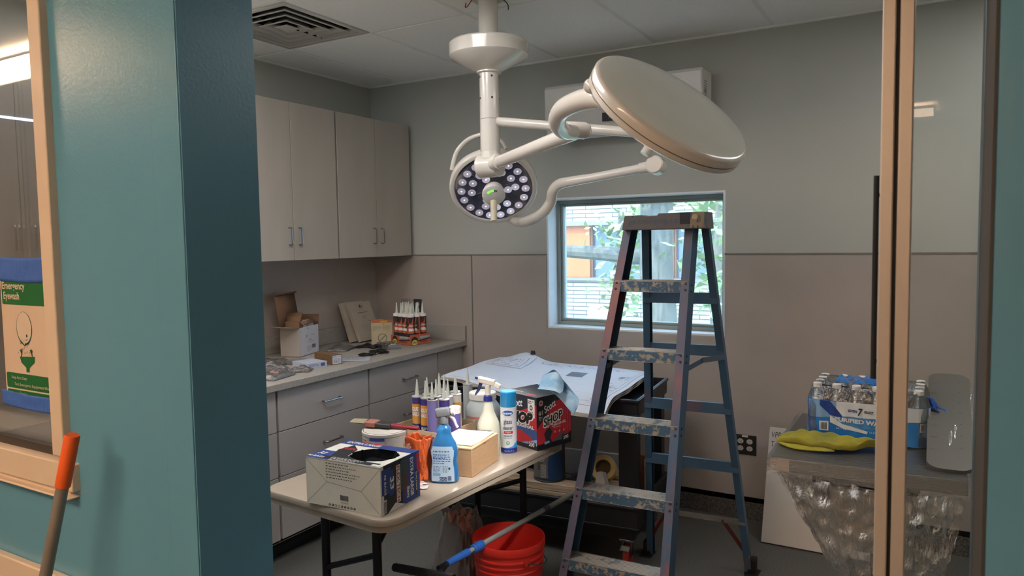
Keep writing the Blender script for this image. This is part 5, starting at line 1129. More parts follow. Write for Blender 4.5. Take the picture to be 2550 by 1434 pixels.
m = MB(); m.box(.12, .44, .10, .18, GZ-.10, GZ-.046); m.box(.15, .17, .08, .12, GZ-.16, GZ-.08); m.build('under_bracket', M_black, t, bevel=.003)
m = MB(); pl0 = rrect(.17, .40, .22, .42, .03); pl1 = rrect(.155, .415, .205, .435, .035)
loft(m, [(pl0, GZ-.36), (pl1, GZ-.155), (rrect(.145, .425, .195, .445, .035), GZ-.15), (rrect(.145, .425, .195, .445, .035), GZ-.135)]); m.build('plastic_tub', mat('translucent_tub', (186, 180, 170), .35, trans=.1), t, bevel=.003)
M_wrap = film('stretch_film', (240, 240, 240), body=.12, gloss=.05, rough=.16, bump=.5, bscale=60, stretch=(1, 1, 5), bodycol=(210, 212, 214))
M_wrap2 = film('stretch_film_hanging', (232, 230, 228), body=.05, gloss=.03, rough=.14, bump=.8, bscale=45, stretch=(3, 3, 1), bodycol=(190, 188, 184))
rw = random.Random(5)
def wob(a, b, s): return s*(math.sin(13*a+4*b)+.6*math.sin(29*a-7*b)+.5*math.sin(47*b+11*a))
m = MB()
m.grid(lambda a, b: (-.008+(GW+.016)*a, -.008+(GD+.016)*b, GZ+.004+wob(a, b, .0012)), 50, 50)
m.grid(lambda a, b: (-.008+(GW+.02)*a, -.009+wob(a, b, .002), GZ+.004-.060*b), 60, 8)
m.grid(lambda a, b: (-.009+wob(a, b, .002), -.008+(GD+.016)*a, GZ+.004-.060*b), 60, 8)
m.grid(lambda a, b: (GW+.01+wob(a, b, .002), -.008+(GD+.016)*a, GZ+.004-.075*b), 60, 8)
m.build('film_wrap', M_wrap, t, solid=0)
def drape(m, top, bot, nu=50, nv=40, amp=.006):
    def fn(a, b):
        n = len(top)-1; x = a*n; k = min(int(x), n-1); f = x-k
        T_ = Vector(top[k]).lerp(Vector(top[k+1]), f); B_ = Vector(bot[k]).lerp(Vector(bot[k+1]), f); p = T_.lerp(B_, b); sag = math.sin(PI*b)*.02
        return p+Vector((wob(a, b, amp)*.5, wob(b, a, amp)-sag+wob(a*1.7, b*.8, amp), wob(a, b*2, amp*.3)))
    m.grid(fn, nu, nv)
m = MB(); drape(m, [(.02, .0, GZ-.05), (.12, -.005, GZ-.055), (.24, -.006, GZ-.06), (.36, -.006, GZ-.06)], [(.205, .02, .50), (.245, .0, .475), (.29, -.0, .505), (.35, .03, .54)])
drape(m, [(.03, .0, GZ-.05), (.03, .2, GZ-.05), (.04, .5, GZ-.05)], [(.205, .02, .50), (.24, .12, .52), (.28, .3, .55)])
drape(m, [(.34, -.006, GZ-.06), (.42, -.006, GZ-.058), (.50, -.006, GZ-.055), (.555, .0, GZ-.05)], [(.33, .05, .50), (.40, .02, .43), (.455, .0, .44), (.50, .01, .50)])
m.build('hanging_film', M_wrap2, t)
m = MB(); drape(m, [(.545, .64, GZ+.205), (.58, .63, GZ+.205), (.60, .60, GZ+.16)], [(.51, .16, GZ+.05), (.56, .09, GZ+.02), (.60, .04, GZ+.005)], 16, 24, .003); m.build('film_over_section', M_wrap, t)

# ---- shrink-wrapped pack of water bottles
px0, px1, py0, py1 = -.388, -.006, 2.80, 3.06
t = thing('water_bottle_pack', 'blue shrink-wrapped pack of purified water bottles on the wrapped table', 'water pack', (px0, py0, GZ+.007), math.radians(-1))
PW, PD, NX, NY = .388, .2613, 6, 4; cs = PW/NX
M_pet = film('clear_pet', (226, 236, 242), body=.16, gloss=.12, rough=.06, bump=.2, bscale=60, bodycol=(206, 218, 228))
proto_b = None
for j in range(NY):
    for i_ in range(NX):
        x, y = cs*(i_+.5), cs*(j+.5)
        if proto_b is None:
            m = MB(); m.lathe([(.027, 0), (.0315, .004), (.0315, .05), (.029, .06), (.0315, .07), (.0315, .11), (.028, .135), (.016, .165), (.0125, .175), (.0125, .182)], 20); proto_b = m.build('bottle', M_pet, t, sharp=50)
            m = MB(); m.lathe([(.0148, .178), (.0150, .192), (.013, .194), (.001, .194)], 16); pc_ = m.build('bottle_cap', mat('white_cap', (222, 218, 214), .4), proto_b)
            proto_b.location = (x, y, 0); continue
        q = proto_b.copy(); COL.objects.link(q); q.parent = t; q.location = (x, y, 0)
        if j in (0, 3) or i_ in (0, 5): z = pc_.copy(); COL.objects.link(z); z.parent = q
m = MB(); R_ = .05
def ringp(u):      # around the pack, u 0..1, starting front-left going right
    per = [(R_, 0), (PW-R_, 0)]
    tot = 2*(PW-2*R_)+2*(PD-2*R_)+2*PI*R_; s_ = u*tot
    segs = [('l', (R_, 0), (PW-R_, 0)), ('a', (PW-R_, R_), -PI/2), ('l', (PW, R_), (PW, PD-R_)), ('a', (PW-R_, PD-R_), 0), ('l', (PW-R_, PD), (R_, PD)), ('a', (R_, PD-R_), PI/2), ('l', (0, PD-R_), (0, R_)), ('a', (R_, R_), PI)]
    for k, a, b_ in segs:
        L_ = (Vector(b_)-Vector(a)).length if k == 'l' else PI/2*R_
        if s_ <= L_+1e-9:
            if k == 'l': d_ = (Vector(b_)-Vector(a)).normalized(); p_ = Vector(a)+d_*s_; return p_, Vector((d_.y, -d_.x))
            an = b_+s_/R_; nn = Vector((math.cos(an), math.sin(an))); return Vector(a)+nn*R_, nn
        s_ -= L_
    return Vector((R_, 0)), Vector((0, -1))
TOT = 2*(PW-2*R_)+2*(PD-2*R_)+2*PI*R_
def pk(x, y, h):   # x metres from the front left corner along the outline, y up
    p_, n_ = ringp(((x-R_) % TOT)/TOT); j_ = .0015*math.sin(160*x)*math.sin(22*y)+.001*math.sin(90*x+60*y)
    return Vector((p_.x+n_.x*(.002+h+j_), p_.y+n_.y*(.002+h+j_), y))
m = MB(); m.grid(lambda a, b: pk(TOT*a, .001+.136*b, 0), 120, 10, 0)
m.grid(lambda a, b: (lambda v: Vector((PW/2+(v.x-PW/2)*(1-.10*b), PD/2+(v.y-PD/2)*(1-.12*b), v.z+.050*math.sin(b*1.45))))(pk(TOT*a, .137, 0)), 120, 6, 1)
m.grid(lambda a, b: Vector((.02+(PW-.04)*a, .035+(PD-.07)*b, .186+.004*math.sin(40*a)*math.sin(30*b)+(.006 if .1 < b < .9 else 0))), 40, 24, 1)
m.grid(lambda a, b: Vector((.085+(PW-.20)*a, .075+(PD-.12)*b, .192+.006*math.sin(23*a+4)*math.sin(13*b)+.004*math.sin(41*a*b))), 40, 24, 0)
m.build('shrink_film', [mat('blue_printed_film', (24, 104, 184), .22, var=.05, coat=.5, rgb2=(40, 126, 202), scale=5), film('clear_shrink', (232, 240, 246), body=.06, gloss=.10, rough=.08, bump=1, bscale=50)], t)
m = MB(); i = Ink(m, pk, .008); zt_ = .132
def strip(pts_lo, pts_hi, mi_, lift):   # fills between two polylines sampled in x
    n_ = 24
    def at(ps, u):
        x = ps[0][0]+(ps[-1][0]-ps[0][0])*u
        for (xa, ya), (xb, yb) in zip(ps, ps[1:]):
            if xa <= x <= xb+1e-9: return x, ya+(yb-ya)*(x-xa)/max(xb-xa, 1e-9)
        return x, ps[-1][1]
    h = i._h(lift); m.grid(lambda a, b: pk(at(pts_lo, a)[0], at(pts_lo, a)[1]*(1-b)+at(pts_hi, a)[1]*b, h), n_, 2, mi_)
strip([(.0, .07), (.05, .075), (.11, .08)], [(0, .135), (.05, .136), (.11, .136)], 3, 0)
strip([(.10, .085), (.17, .085), (.235, .085)], [(.10, .137), (.17, .137), (.235, .137)], 0, 1); strip([(.10, .05), (.17, .045), (.235, .05)], [(.10, .086), (.17, .086), (.235, .086)], 5, 1)
strip([(.045, .118), (.08, .085), (.12, .080)], [(.045, .136), (.08, .136), (.12, .086)], 2, 3); strip([(.08, .060), (.12, .042), (.20, .030)], [(.08, .085), (.12, .058), (.20, .040)], 0, 4)
strip([(.205, .032), (.23, .033), (.25, .06)], [(.205, .085), (.23, .13), (.25, .135)], 1, 4) if False else None
strip([(.31, .085), (.386, .09)], [(.30, .136), (.386, .136)], 0, 1); strip([(.395, .09), (.44, .10), (.47, .10)], [(.395, .135), (.44, .135), (.47, .135)], 0, 1); strip([(.40, .05), (.43, .058), (.47, .075)], [(.40, .056), (.43, .066), (.47, .085)], 0, 3)
i.text('SEVEN', .168, .103, .0085, 2, 6, w=.030, bold=.04, al='r'); i.text('7', .178, .094, .024, 4, 7, w=.016, bold=.04, shear=.2); i.text('SELECT.', .190, .103, .0085, 4, 6, w=.032, bold=.03, al='l')
i.text('PURIFIED WATER', .095, .067, .0135, 0, 7, w=.185, bold=.05, al='l', rot=-.03); i.text('24 - 16.9 FL OZ BOTTLES', .10, .038, .006, 0, 7, w=.13, al='l', rot=-.03)
i.rect(.045, .028, .075, .062, 0, 8); i.bars(.05, .032, .071, .057, 4, 9); i.rect(.36, .055, .380, .085, 0, 8); i.bars(.363, .058, .378, .082, 4, 9)
m.build('film_print', [flat(206, 212, 220), flat(150, 184, 216), flat(28, 60, 138), flat(120, 160, 200), flat(40, 44, 66), flat(64, 128, 190)], t)
m = MB(); m.grid(lambda a, b: (PW-.004+.055*a, .09+.03*(b-.5)*(1+a), .122+.012*math.sin(5*a+8*b)-.01*a), 12, 10); m.grid(lambda a, b: (PW-.01+.035*a, .11+.05*(b-.5), .155+.012*math.sin(7*a+5*b)-.03*a), 10, 8); m.build('film_tail', mat('blue_film_tail', (50, 104, 196), .3), t, solid=.001)

# ---- yellow cleaning cloth
def clf(a, b):
    w = .335; d0 = .150*(.62+.38*math.sin(PI*min(1, a*.9+.15)))+.012*math.sin(13*a); x = w*a; y = -d0*(1-b); z = .014+.022*math.sin(PI*b)**.7*(.5+.5*math.sin(PI*a))+.009*math.sin(9*a+5*b)*math.sin(7*b+2*a)+.003*math.sin(31*a-9*b)
    z += .016*math.exp(-((b-.03)/.10)**2)*(.6+.5*math.sin(15*a)); z *= (.35+.65*min(1, a*5))
    if b < .02: z *= .5
    return Vector((x, y+.005*math.sin(14*a), max(z, .002)))
m = MB(); m.grid(clf, 60, 40)
def clf2(a, b): p = clf(a*.55+.03, .0); return Vector((p.x, p.y-.004-.030*b*math.sin(PI*a), .003+p.z*(1-b)*.6))
m.grid(clf2, 30, 8)
t = tag(m.build('cleaning_cloth', mat('yellow_microfibre', (160, 150, 46), .95, rgb2=(134, 130, 54), scale=9, thr=(.5, .68), bump=.8, bscale=260), solid=.003, loc=(-.462, 2.772, GZ+.008)), 'crumpled yellow cloth lying in front of the water bottle pack', 'cloth'); t.rotation_euler = (0, 0, -.03)

# ------------------------------------------------------------------ things along the worktop
CT = .9145
M_wbox = mat('white_carton', (206, 206, 214), .6, var=.01); M_gbox = mat('gray_white_carton', (168, 160, 152), .7, var=.02); M_kin = mat('kraft_inside', (122, 92, 72), .85)
t = thing('open_carton', 'white open shipping carton with its brown inner lid raised', 'box', (-3.400, 3.072, CT), math.atan2(3.107-3.068, -3.274+3.399))
Lx, Dp, H = .131, .235, .176
m = MB(); m.box(0, Lx, 0, Dp, 0, .003, 1); m.box(0, Lx, 0, .003, .003, H, 0); m.box(0, Lx, Dp-.003, Dp, .003, H, 1); m.box(0, .003, .003, Dp-.003, .003, H, 0); m.box(Lx-.003, Lx, .003, Dp-.003, .003, H, 2)
i = Ink(m, face_fn((Lx, 0, 0), (0, 1, 0), (0, 0, 1))); i.text('A21966', Dp*.66, H*.66, .007, 3, 2); i.para(Dp*.3, H*.62, Dp*.42, H*.72, 4, 3); i.text('302017', Dp*.52, H*.50, .009, 3, 2); i.para(Dp*.4, H*.44, Dp*.7, H*.47, 1, 3); i.bars(Dp*.62, H*.2, Dp*.80, H*.34, 3); i.para(Dp*.35, H*.12, Dp*.6, H*.32, 5, 3, fill=.5); i.ell(Dp*.42, H*.93, .004, .006, 3, 2, 10)
b = m.build('carton', [M_gbox, M_kin, M_wbox, flat(90, 90, 110)], t, bevel=.0008)
m = MB(); m.add([(0, 0, H), (0, Dp, H), (-.03, Dp, H+.19), (-.03, 0, H+.19)], [(0, 1, 2, 3)]); m.add([(-.03, 0, H+.19), (-.03, Dp, H+.19), (-.012, Dp, H+.205), (-.012, 0, H+.205)], [(0, 1, 2, 3)]); m.build('lid_flap', M_kin, t, solid=.003)
m = MB(); m.add([(0, 0, H), (Lx, 0, H), (Lx*.75, -.085, H+.012), (-.02, -.085, H+.016)], [(0, 1, 2, 3)]); m.build('side_flap', M_gbox, t, solid=.003)
m = MB(); m.add([(0, Dp, H), (Lx, Dp, H), (Lx, Dp+.01, H+.06), (0, Dp+.01, H+.06)], [(0, 1, 2, 3)]); m.build('end_flap', M_kin, t, solid=.003)
m = MB(); m.box(.02, Lx-.02, .03, Dp-.03, .02, H+.035, 0); m.add([(.02, .05, H+.035), (Lx-.02, .04, H+.035), (Lx-.03, .10, H+.085), (.0, .09, H+.08)], [(0, 1, 2, 3)]); m.add([(Lx-.02, .04, H+.035), (Lx-.02, .2, H+.035), (Lx-.005, .19, H+.015), (Lx-.005, .05, H+.01)], [(0, 1, 2, 3)]); m.build('inner_carton', mat('kraft_card', (140, 110, 84), .85), t, solid=.002)
m = MB(); i0 = face_fn((Lx-.012, .07, H-.02), (0, 1, 0), (-.15, 0, 1)); m.add([tuple(i0(x, y, 0)) for x, y in ((0, 0), (.13, .0), (.13, .055), (0, .06))], [(0, 1, 2, 3)]); i = Ink(m, i0); i.poly([(.02, .04), (.06, .032), (.05, .026), (.02, .034)], 1, 1); i.poly([(.05, .05), (.06, .05), (.055, .02), (.045, .02)], 2, 2); m.build('leaflet', [flat(214, 212, 220), flat(170, 90, 110), flat(70, 80, 140)], t)

t, Lx = ctn('small_carton', 'small flat brown carton with a white label lying in front of the open carton', 'box', (-2.905, 2.965, CT), (-3.02, 3.015, CT), .06, .05)
t.rotation_euler.z = math.radians(-14)
m = MB(); m.box(-.06, Lx, 0, .062, 0, .056, 0, mats=[0, 0, 0, 0, 0, 0]); i = Ink(m, face_fn((Lx, 0, 0), (0, 1, 0), (0, 0, 1))); i.rect(.003, .004, .059, .052, 1); i.text('BUSSE', .017, .042, .006, 2, 2, bold=.02); i.text('4RS5', .048, .043, .005, 3, 2); i.para(.01, .008, .055, .036, 4, 3, lift=2)
m.build('carton', [mat('brown_small_carton', (112, 84, 60), .85), flat(196, 200, 210), flat(50, 110, 180), flat(90, 90, 110)], t, bevel=.001)
def rotbox(name, label, cat, x, y, z, rz, dx, dy, dz, mats, ink=None, group=None, bevel=.001, fm=None):
    t = thing(name, label, cat, (x, y, z), rz, group); m = MB(); m.box(-dx/2, dx/2, -dy/2, dy/2, 0, dz, 0, mats=fm)
    if ink: ink(m, dx, dy, dz)
    m.build('body', mats, t, bevel=bevel); return t
def ink_thin(m, dx, dy, dz):
    i = Ink(m, face_fn((dx/2, -dy/2, 0), (0, 1, 0), (0, 0, 1))); i.para(.01, .008, dy*.6, .022, 2, 1, t=.6); i.rect(dy*.68, .006, dy*.9, .024, 2)
rotbox('flat_carton', 'thin white and blue carton lying beside the small brown one', 'box', -2.99, 2.905, CT, math.radians(-12), .15, .125, .030, [flat(176, 182, 196), flat(96, 110, 160), flat(70, 80, 130)], ink_thin)
rotbox('clear_case', 'small clear plastic case with gray edges behind the thin white carton', 'case', -3.13, 2.945, CT, math.radians(-10), .07, .11, .022, [film('clear_case_plastic', (200, 204, 200), body=.35, gloss=.1, bump=.2), flat(60, 62, 60)])
M_bag = film('clear_poly_bag', (216, 214, 212), body=.30, gloss=.10, rough=.12, bump=1, bscale=70, bodycol=(186, 180, 178))
def flatbag(label, x, y, rz, w, d, h, seed, inner=None, cat='bag', z=CT):
    r = random.Random(seed); ph = [r.uniform(0, 6) for _ in range(6)]
    t = thing('plastic_bag', label, cat, (x, y, z), rz)
    m = MB(); m.grid(lambda a, b: (w*(a-.5), d*(b-.5)+.006*math.sin(9*a+ph[0]), .003+h*math.sin(PI*a)**.5*math.sin(PI*b)**.5*(.7+.3*math.sin(9*a+ph[1])*math.sin(8*b+ph[2]))+.004*abs(math.sin(17*a+ph[3])*math.sin(15*b+ph[4]))), 30, 26); m.build('bag', M_bag, t, solid=.0005)
    if inner: m = MB(); m.grid(lambda a, b: (w*.7*(a-.5), d*.7*(b-.5), .002+h*.75*math.sin(PI*a)**.6*math.sin(PI*b)**.6), 10, 10); m.build('contents', inner, t)
    return t
flatbag('clear plastic bag with red-brown contents at the teal wall end of the worktop', -2.92, 2.58, .2, .15, .19, .045, 1, mat('bag_contents', (150, 132, 128), .7, rgb2=(116, 60, 66), scale=20, thr=(.5, .58)))
flatbag('crumpled clear plastic bag behind the red-brown one on the worktop', -3.10, 2.72, -.3, .14, .16, .05, 2, flat(140, 136, 132))
flatbag('clear plastic wrapper between the bags and the thin carton', -2.92, 2.775, .5, .11, .10, .03, 3)
flatbag('dull plastic bag lying deep on the worktop before the open carton', -3.25, 2.86, .1, .2, .2, .035, 4, flat(120, 116, 112))
flatbag('clear plastic bag slumped against the thick bound papers', -3.27, 3.45, .4, .14, .20, .035, 6, flat(126, 126, 122))
m = MB(); m.grid(lambda a, b: (-.10+.2*a, -.075+.15*b, .0012+.001*math.sin(5*a+3*b)), 8, 8); i = Ink(m, face_fn((0, 0, .0030), (1, 0, 0), (0, 1, 0))); i.para(-.09, -.05, .08, .06, 9, 1, t=.25)
o = tag(m.build('paper_sheet', [flat(184, 184, 194), flat(140, 140, 152)], loc=(-2.935, 3.195, CT), solid=.0004), 'printed white paper sheet lying at the worktop front edge', 'paper'); o.rotation_euler = (0, 0, math.radians(35))
# bound papers leaning on the wall
def ink_doc(m, w, h, fn):
    i = Ink(m, fn); i.rect(w*.44, h*.84, w*.50, h*.93, 1); i.rect(w*.515, h*.85, w*.60, h*.92, 2); i.para(w*.38, h*.795, w*.68, h*.81, 1, 2)
    i.para(w*.28, h*.715, w*.80, h*.735, 1, 1, t=.8); i.para(w*.52, h*.675, w*.60, h*.69, 1, 1); i.para(w*.44, h*.61, w*.66, h*.63, 1, 1); i.para(w*.42, h*.57, w*.70, h*.585, 1, 1); i.para(w*.66, h*.48, w*.86, h*.50, 1, 1, t=.8); i.para(w*.28, h*.25, w*.84, h*.42, 6, 2, t=.25); i.rect(w*.66, h*.36, w*.84, h*.44, 2, 0) if False else None
for k, (y0, y1, dx) in enumerate(((3.70, 3.93, .035), (3.735, 3.96, 0.))):
    t = thing('bound_papers', ('thick bound document leaning on the wall, the rear one half covered', 'thick bound document with printed cover leaning on the wall, the front one')[k], 'document', (-3.545+.0, y0, CT))
    ang = math.atan2(.085 if k == 0 else .105, .262); th_ = .028
    fn = lambda x, y, h, ang=ang: Vector((.118-(y*math.sin(ang))+h*math.cos(ang)+(0 if k == 0 else .05), x-(y*.03), y*math.cos(ang)+h*math.sin(ang)+.0))
    w_, h_ = .215, .278; vs = [tuple(fn(x, y, h)) for h in (0, th_) for x, y in ((0, 0), (w_, 0), (w_, h_), (0, h_))]
    m = MB(); m.add(vs, [(0, 3, 2, 1), (4, 5, 6, 7), (0, 1, 5, 4), (1, 2, 6, 5), (2, 3, 7, 6), (3, 0, 4, 7)])
    if k: ink_doc(m, w_, h_, lambda x, y, h: fn(x, y, th_+h))
    m.build('pages', [mat('document_page', (176, 166, 152), .7, var=.02), flat(70, 66, 66), flat(140, 132, 124)], t, bevel=.001)
# torn carton with crossed-out glyph
t = thing('torn_carton', 'cream carton with torn yellow top and a crossed-out circle symbol', 'box', (-3.215, 3.681, CT), math.atan2(.089, .106))
m = MB(); Lx = .138; m.box(0, Lx, 0, .06, 0, .150, 0); m.add([(0, 0, .15), (Lx, 0, .15), (Lx, 0, .166), (Lx*.62, 0, .165), (Lx*.52, 0, .176), (Lx*.4, 0, .172), (0, 0, .170)], [(0, 1, 2, 3, 4, 5, 6)], 1); 
i = Ink(m, face_fn((0, 0, 0), (1, 0, 0), (0, 0, 1))); i.rect(0, .158, Lx*.6, .169, 2, 1) if False else None; i.poly([(Lx*.42, .16), (Lx*.8, .16), (Lx*.7, .144), (Lx*.5, .143)], 3, 2); i.para(Lx*.08, .095, Lx*.48, .13, 4, 4); i.para(Lx*.56, .095, Lx*.92, .13, 4, 4); i.ell(Lx*.53, .045, .030, .030, 5, 1, 32); i.ell(Lx*.53, .045, .0265, .0265, 0, 2, 32); i.line(Lx*.53-.02, .027, Lx*.53+.02, .063, .0035, 5, 4); i.line(Lx*.53-.004, .032, Lx*.53+.004, .056, .004, 4, 3); i.rect(0, .150, Lx, .154, 2, 3); i.ell(Lx*.6, .138, .0025, .0025, 5, 3)
m.build('carton', [mat('cream_carton', (178, 166, 136), .7), flat(170, 100, 60), flat(160, 80, 50), flat(212, 176, 50), flat(140, 130, 108), flat(60, 58, 54)], t)
# orange adhesive cartridges in their display box
t = thing('display_carton', 'orange and black display carton of heavy duty adhesive tubes by the back wall', 'tray', (-2.907, 3.70, CT), math.atan2(3.801-3.695, -3.135+2.907)-PI)
gm = [mat('display_orange', (188, 92, 62), .5), flat(48, 44, 44), flat(140, 138, 132), flat(214, 190, 90), flat(206, 196, 190)]
t.rotation_euler.z = math.radians(-14)
GL, GDp, GH = .205, .165, .068
m = MB(); m.box(-GL, 0, 0, GDp, 0, .003, 0); m.box(-GL, 0, 0, .003, .003, GH, 0); m.box(-GL, 0, GDp-.003, GDp, .003, GH, 0); m.box(-GL, -GL+.003, .003, GDp-.003, .003, GH, 0); m.box(-.003, 0, .003, GDp-.003, .003, GH+.012, 0)
for fn, Wd in ((face_fn((-GL, 0, 0), (1, 0, 0), (0, 0, 1)), GL), (face_fn((0, 0, 0), (0, 1, 0), (0, 0, 1)), GDp)):
    i = Ink(m, fn); i.rect(0, 0, Wd, .012, 2); i.rect(0, .012, Wd, .014, 1, 1); i.para(.0, .002, Wd, .009, 2, 4, lift=2, t=.3); i.poly([(Wd*.42, GH), (Wd*.42, GH*.62), (Wd, GH*.78), (Wd, GH)], 2, 1); i.poly([(Wd*.42, GH*.62), (Wd*.42, GH*.5), (Wd, GH*.66), (Wd, GH*.78)], 1, 2)
    i.text('HEAVY DUTY', Wd*.70, GH*.80, .0105, 4, 4, w=Wd*.42, bold=.04); i.text('ADHESIVE', Wd*.66, GH*.40, .009, 1, 3, w=Wd*.38, bold=.02)
    i.ell(Wd*.22, GH*.55, .028, .030, 1, 2); i.ell(Wd*.22, GH*.42, .024, .017, 3, 3); i.text('GORILLA', Wd*.22, GH*.37, .010, 1, 5, w=.040, bold=.04)
m.build('display', gm, t)
gp = None
for j in range(3):
    for k in range(4):
        x = -.0295-.0485*k; y = .030+.050*j
        if gp is None:
            gp = thing('adhesive_cartridge', '', 'caulk cartridge', (0, 0, 0), 0, 'orange adhesive cartridges on the worktop')
            m = MB(); r = .0235; m.lathe([(r, 0), (r, .190), (r+.0005, .19), (r+.0005, .205), (r-.004, .209), (.008, .21)], 24, 0, mf=[0, 0, 1, 1, 1, 1]); i = Ink(m, cyl_fn(0, 0, 0, r+.0001, -PI/2+.3), .006); i.poly([(-.02, .186), (.012, .186), (.0, .15), (-.014, .15)], 2, 1); i.rect(-.03, .185, .03, .19, 2, 1); i.rect(-.018, .10, .018, .118, 3, 2); i.text('MAX', 0, .103, .011, 1, 4, bold=.03); i.text('GORILLA', .0, .13, .010, 3, 3, w=.034, bold=.03); i.rect(-.03, .06, .03, .085, 2, 1); i.poly([(-.03, .12), (-.016, .14), (-.02, .185), (-.03, .185)], 2, 2); i.poly([(.008, .12), (.03, .105), (.03, .185), (.016, .185)], 2, 2)
            m.build('tube', [mat('orange_tube', (188, 90, 62), .4), M_wplast, flat(44, 40, 42), flat(214, 206, 200)], gp)
            m = MB(); m.lathe([(.009, .208), (.008, .222), (.0025, .278), (.0015, .279)], 12); m.build('nozzle', M_noz, gp); o = gp
        else: o = copy_tree(gp)
        c, s = math.cos(t.rotation_euler.z), math.sin(t.rotation_euler.z); X_, Y_ = t.location.x+x*c-y*s, t.location.y+x*s+y*c
        o.location = (X_, Y_, CT+.0035); o.rotation_euler = (0, 0, rnd(-.4, .6))
        o['label'] = 'orange and black adhesive cartridge, %s row of the display carton, %s' % (('front', 'middle', 'back')[j], ('at its right end', 'second from its right end', 'second from its left end', 'at its left end')[k])
# clear tray of white anchors, gloves, bits
t = thing('clear_tray', 'clear plastic tray of small white pieces in front of the display carton', 'tray', (-3.03, 3.635, CT), math.radians(-25))
m = MB(); m.box(-.085, .085, -.045, .045, 0, .002); m.box(-.085, .085, -.045, -.043, .002, .032); m.box(-.085, .085, .043, .045, .002, .032); m.box(-.085, -.083, -.043, .043, .002, .032); m.box(.083, .085, -.043, .043, .002, .032); m.build('tray', M_bag, t)
m = MB(); r = random.Random(2)
for q in range(46): m.sphere((r.uniform(-.01, .076), r.uniform(-.036, .036), r.uniform(.008, .022)), .0065, 0, 8, 6)
o = m.build('white_pieces', flat(200, 200, 198), t); o['kind'] = 'stuff'
for k, (x, y, rz, sc, lb_) in enumerate(((-3.18, 3.615, .3, .95, 'crumpled black glove in front of the bound papers'), (-2.965, 3.46, -.7, .75, 'crumpled black glove nearer the worktop front edge'), (-2.96, 3.33, .9, .5, 'small black glove scrap beside the printed sheet'))):
    m = MB(); rr = random.Random(k+3); m.grid(lambda a, b: ((a-.5)*.16*sc, (b-.5)*.12*sc*(1+.3*math.sin(9*a)), .006+.022*sc*abs(math.sin(PI*a)*math.sin(PI*b))**.6*(.7+.4*math.sin(12*a+5*b))), 20, 16)
    for q in range(3): a = rr.uniform(-.4, .8); m.tube([(.06*sc, (q-1)*.03*sc, .012), (.09*sc, (q-1)*.04*sc, .014), (.12*sc, ((q-1)*.05+.01*a)*sc, .009)], [.010*sc, .009*sc, .006*sc], 8, smooth=3)
    o = tag(m.build('black_glove', mat('black_nitrile', (24, 25, 28), .45), loc=(x, y, CT), solid=.002), lb_, 'glove', 'black gloves on the worktop'); o.rotation_euler = (0, 0, rz)
for k, (x, y) in enumerate(((-2.93, 3.39), (-2.90, 3.45), (-2.965, 3.425))):
    m = MB(); m.lathe([(.008, 0), (.010, .004), (.006, .012), (.001, .013)], 10, sx=1.6); tag(m.build('small_fitting', flat(118, 108, 100), loc=(x, y, CT)), ('small tan fitting left of its two neighbours at the worktop edge', 'small tan fitting right of its two neighbours at the worktop edge', 'small tan fitting set back from the worktop edge')[k], 'fitting')

# ------------------------------------------------------------------ outside the window
M_lawn = mat('lawn', (104, 118, 86), .9, rgb2=(84, 100, 68), scale=3)
m = MB(); m.box(-22, 12, 4.7, 30, -.9, -.6); struct(m.build('lawn_ground', M_lawn), 'pale lawn outside the window')
t = thing('brick_building', 'pale brick building with orange panels seen through the window', 'building', (0, 14, -.6))
M_br = mat('pale_brick', (214, 208, 196), .85); nt = M_br.node_tree; N = nt.nodes
bt_ = N.new('ShaderNodeTexBrick'); bt_.inputs['Color1'].default_value = (*lin((158, 152, 142)), 1); bt_.inputs['Color2'].default_value = (*lin((146, 139, 128)), 1); bt_.inputs['Mortar'].default_value = (*lin((70, 66, 60)), 1)
bt_.inputs['Scale'].default_value = 1; bt_.inputs['Brick Width'].default_value = .6; bt_.inputs['Row Height'].default_value = .085; bt_.inputs['Mortar Size'].default_value = .009
mpn = N.new('ShaderNodeMapping'); mpn.inputs['Rotation'].default_value = (PI/2, 0, 0); tcn = N.new('ShaderNodeTexCoord'); nt.links.new(tcn.outputs['Object'], mpn.inputs[0]); nt.links.new(mpn.outputs[0], bt_.inputs[0]); nt.links.new(bt_.outputs[0], N['Principled BSDF'].inputs['Base Color'])
zA, zB = onY(14, 1408, 690).z+.6, onY(14, 1408, 563).z+.6
m = MB(); m.box(-14, 4, 0, 4, 0, zA); m.box(-14, 4, 0, 4, zB, zB+3.5); m.box(-14, 4, .3, 4, zA, zB); m.build('wall', M_br, t)
m = MB(); m.box(-14, 4, -.06, .1, zB, zB+.10); m.box(-14, 4, -.06, .1, zA-.06, zA); m.build('sill_band', flat(120, 114, 108), t)
x = -8.6; k = 0
while x < -1:
    m = MB(); m.box(x, x+.55, .08, .3, zA, zB); m.build('orange_panel', mat('orange_cladding', (190, 104, 56), .6, var=.03) if k == 0 else bpy.data.materials['orange_cladding'], t)
    m = MB(); m.box(x+.60, x+1.75, .2, .24, zA, zB, 0); m.box(x+.56, x+.6, .12, .3, zA, zB, 1); m.box(x+1.75, x+1.8, .12, .3, zA, zB, 1); m.build('window_pane', [mat('dark_glazing', (84, 100, 110), .15) if k == 0 else bpy.data.materials['dark_glazing'], flat(110, 70, 50)], t)
    x += 1.8; k += 1
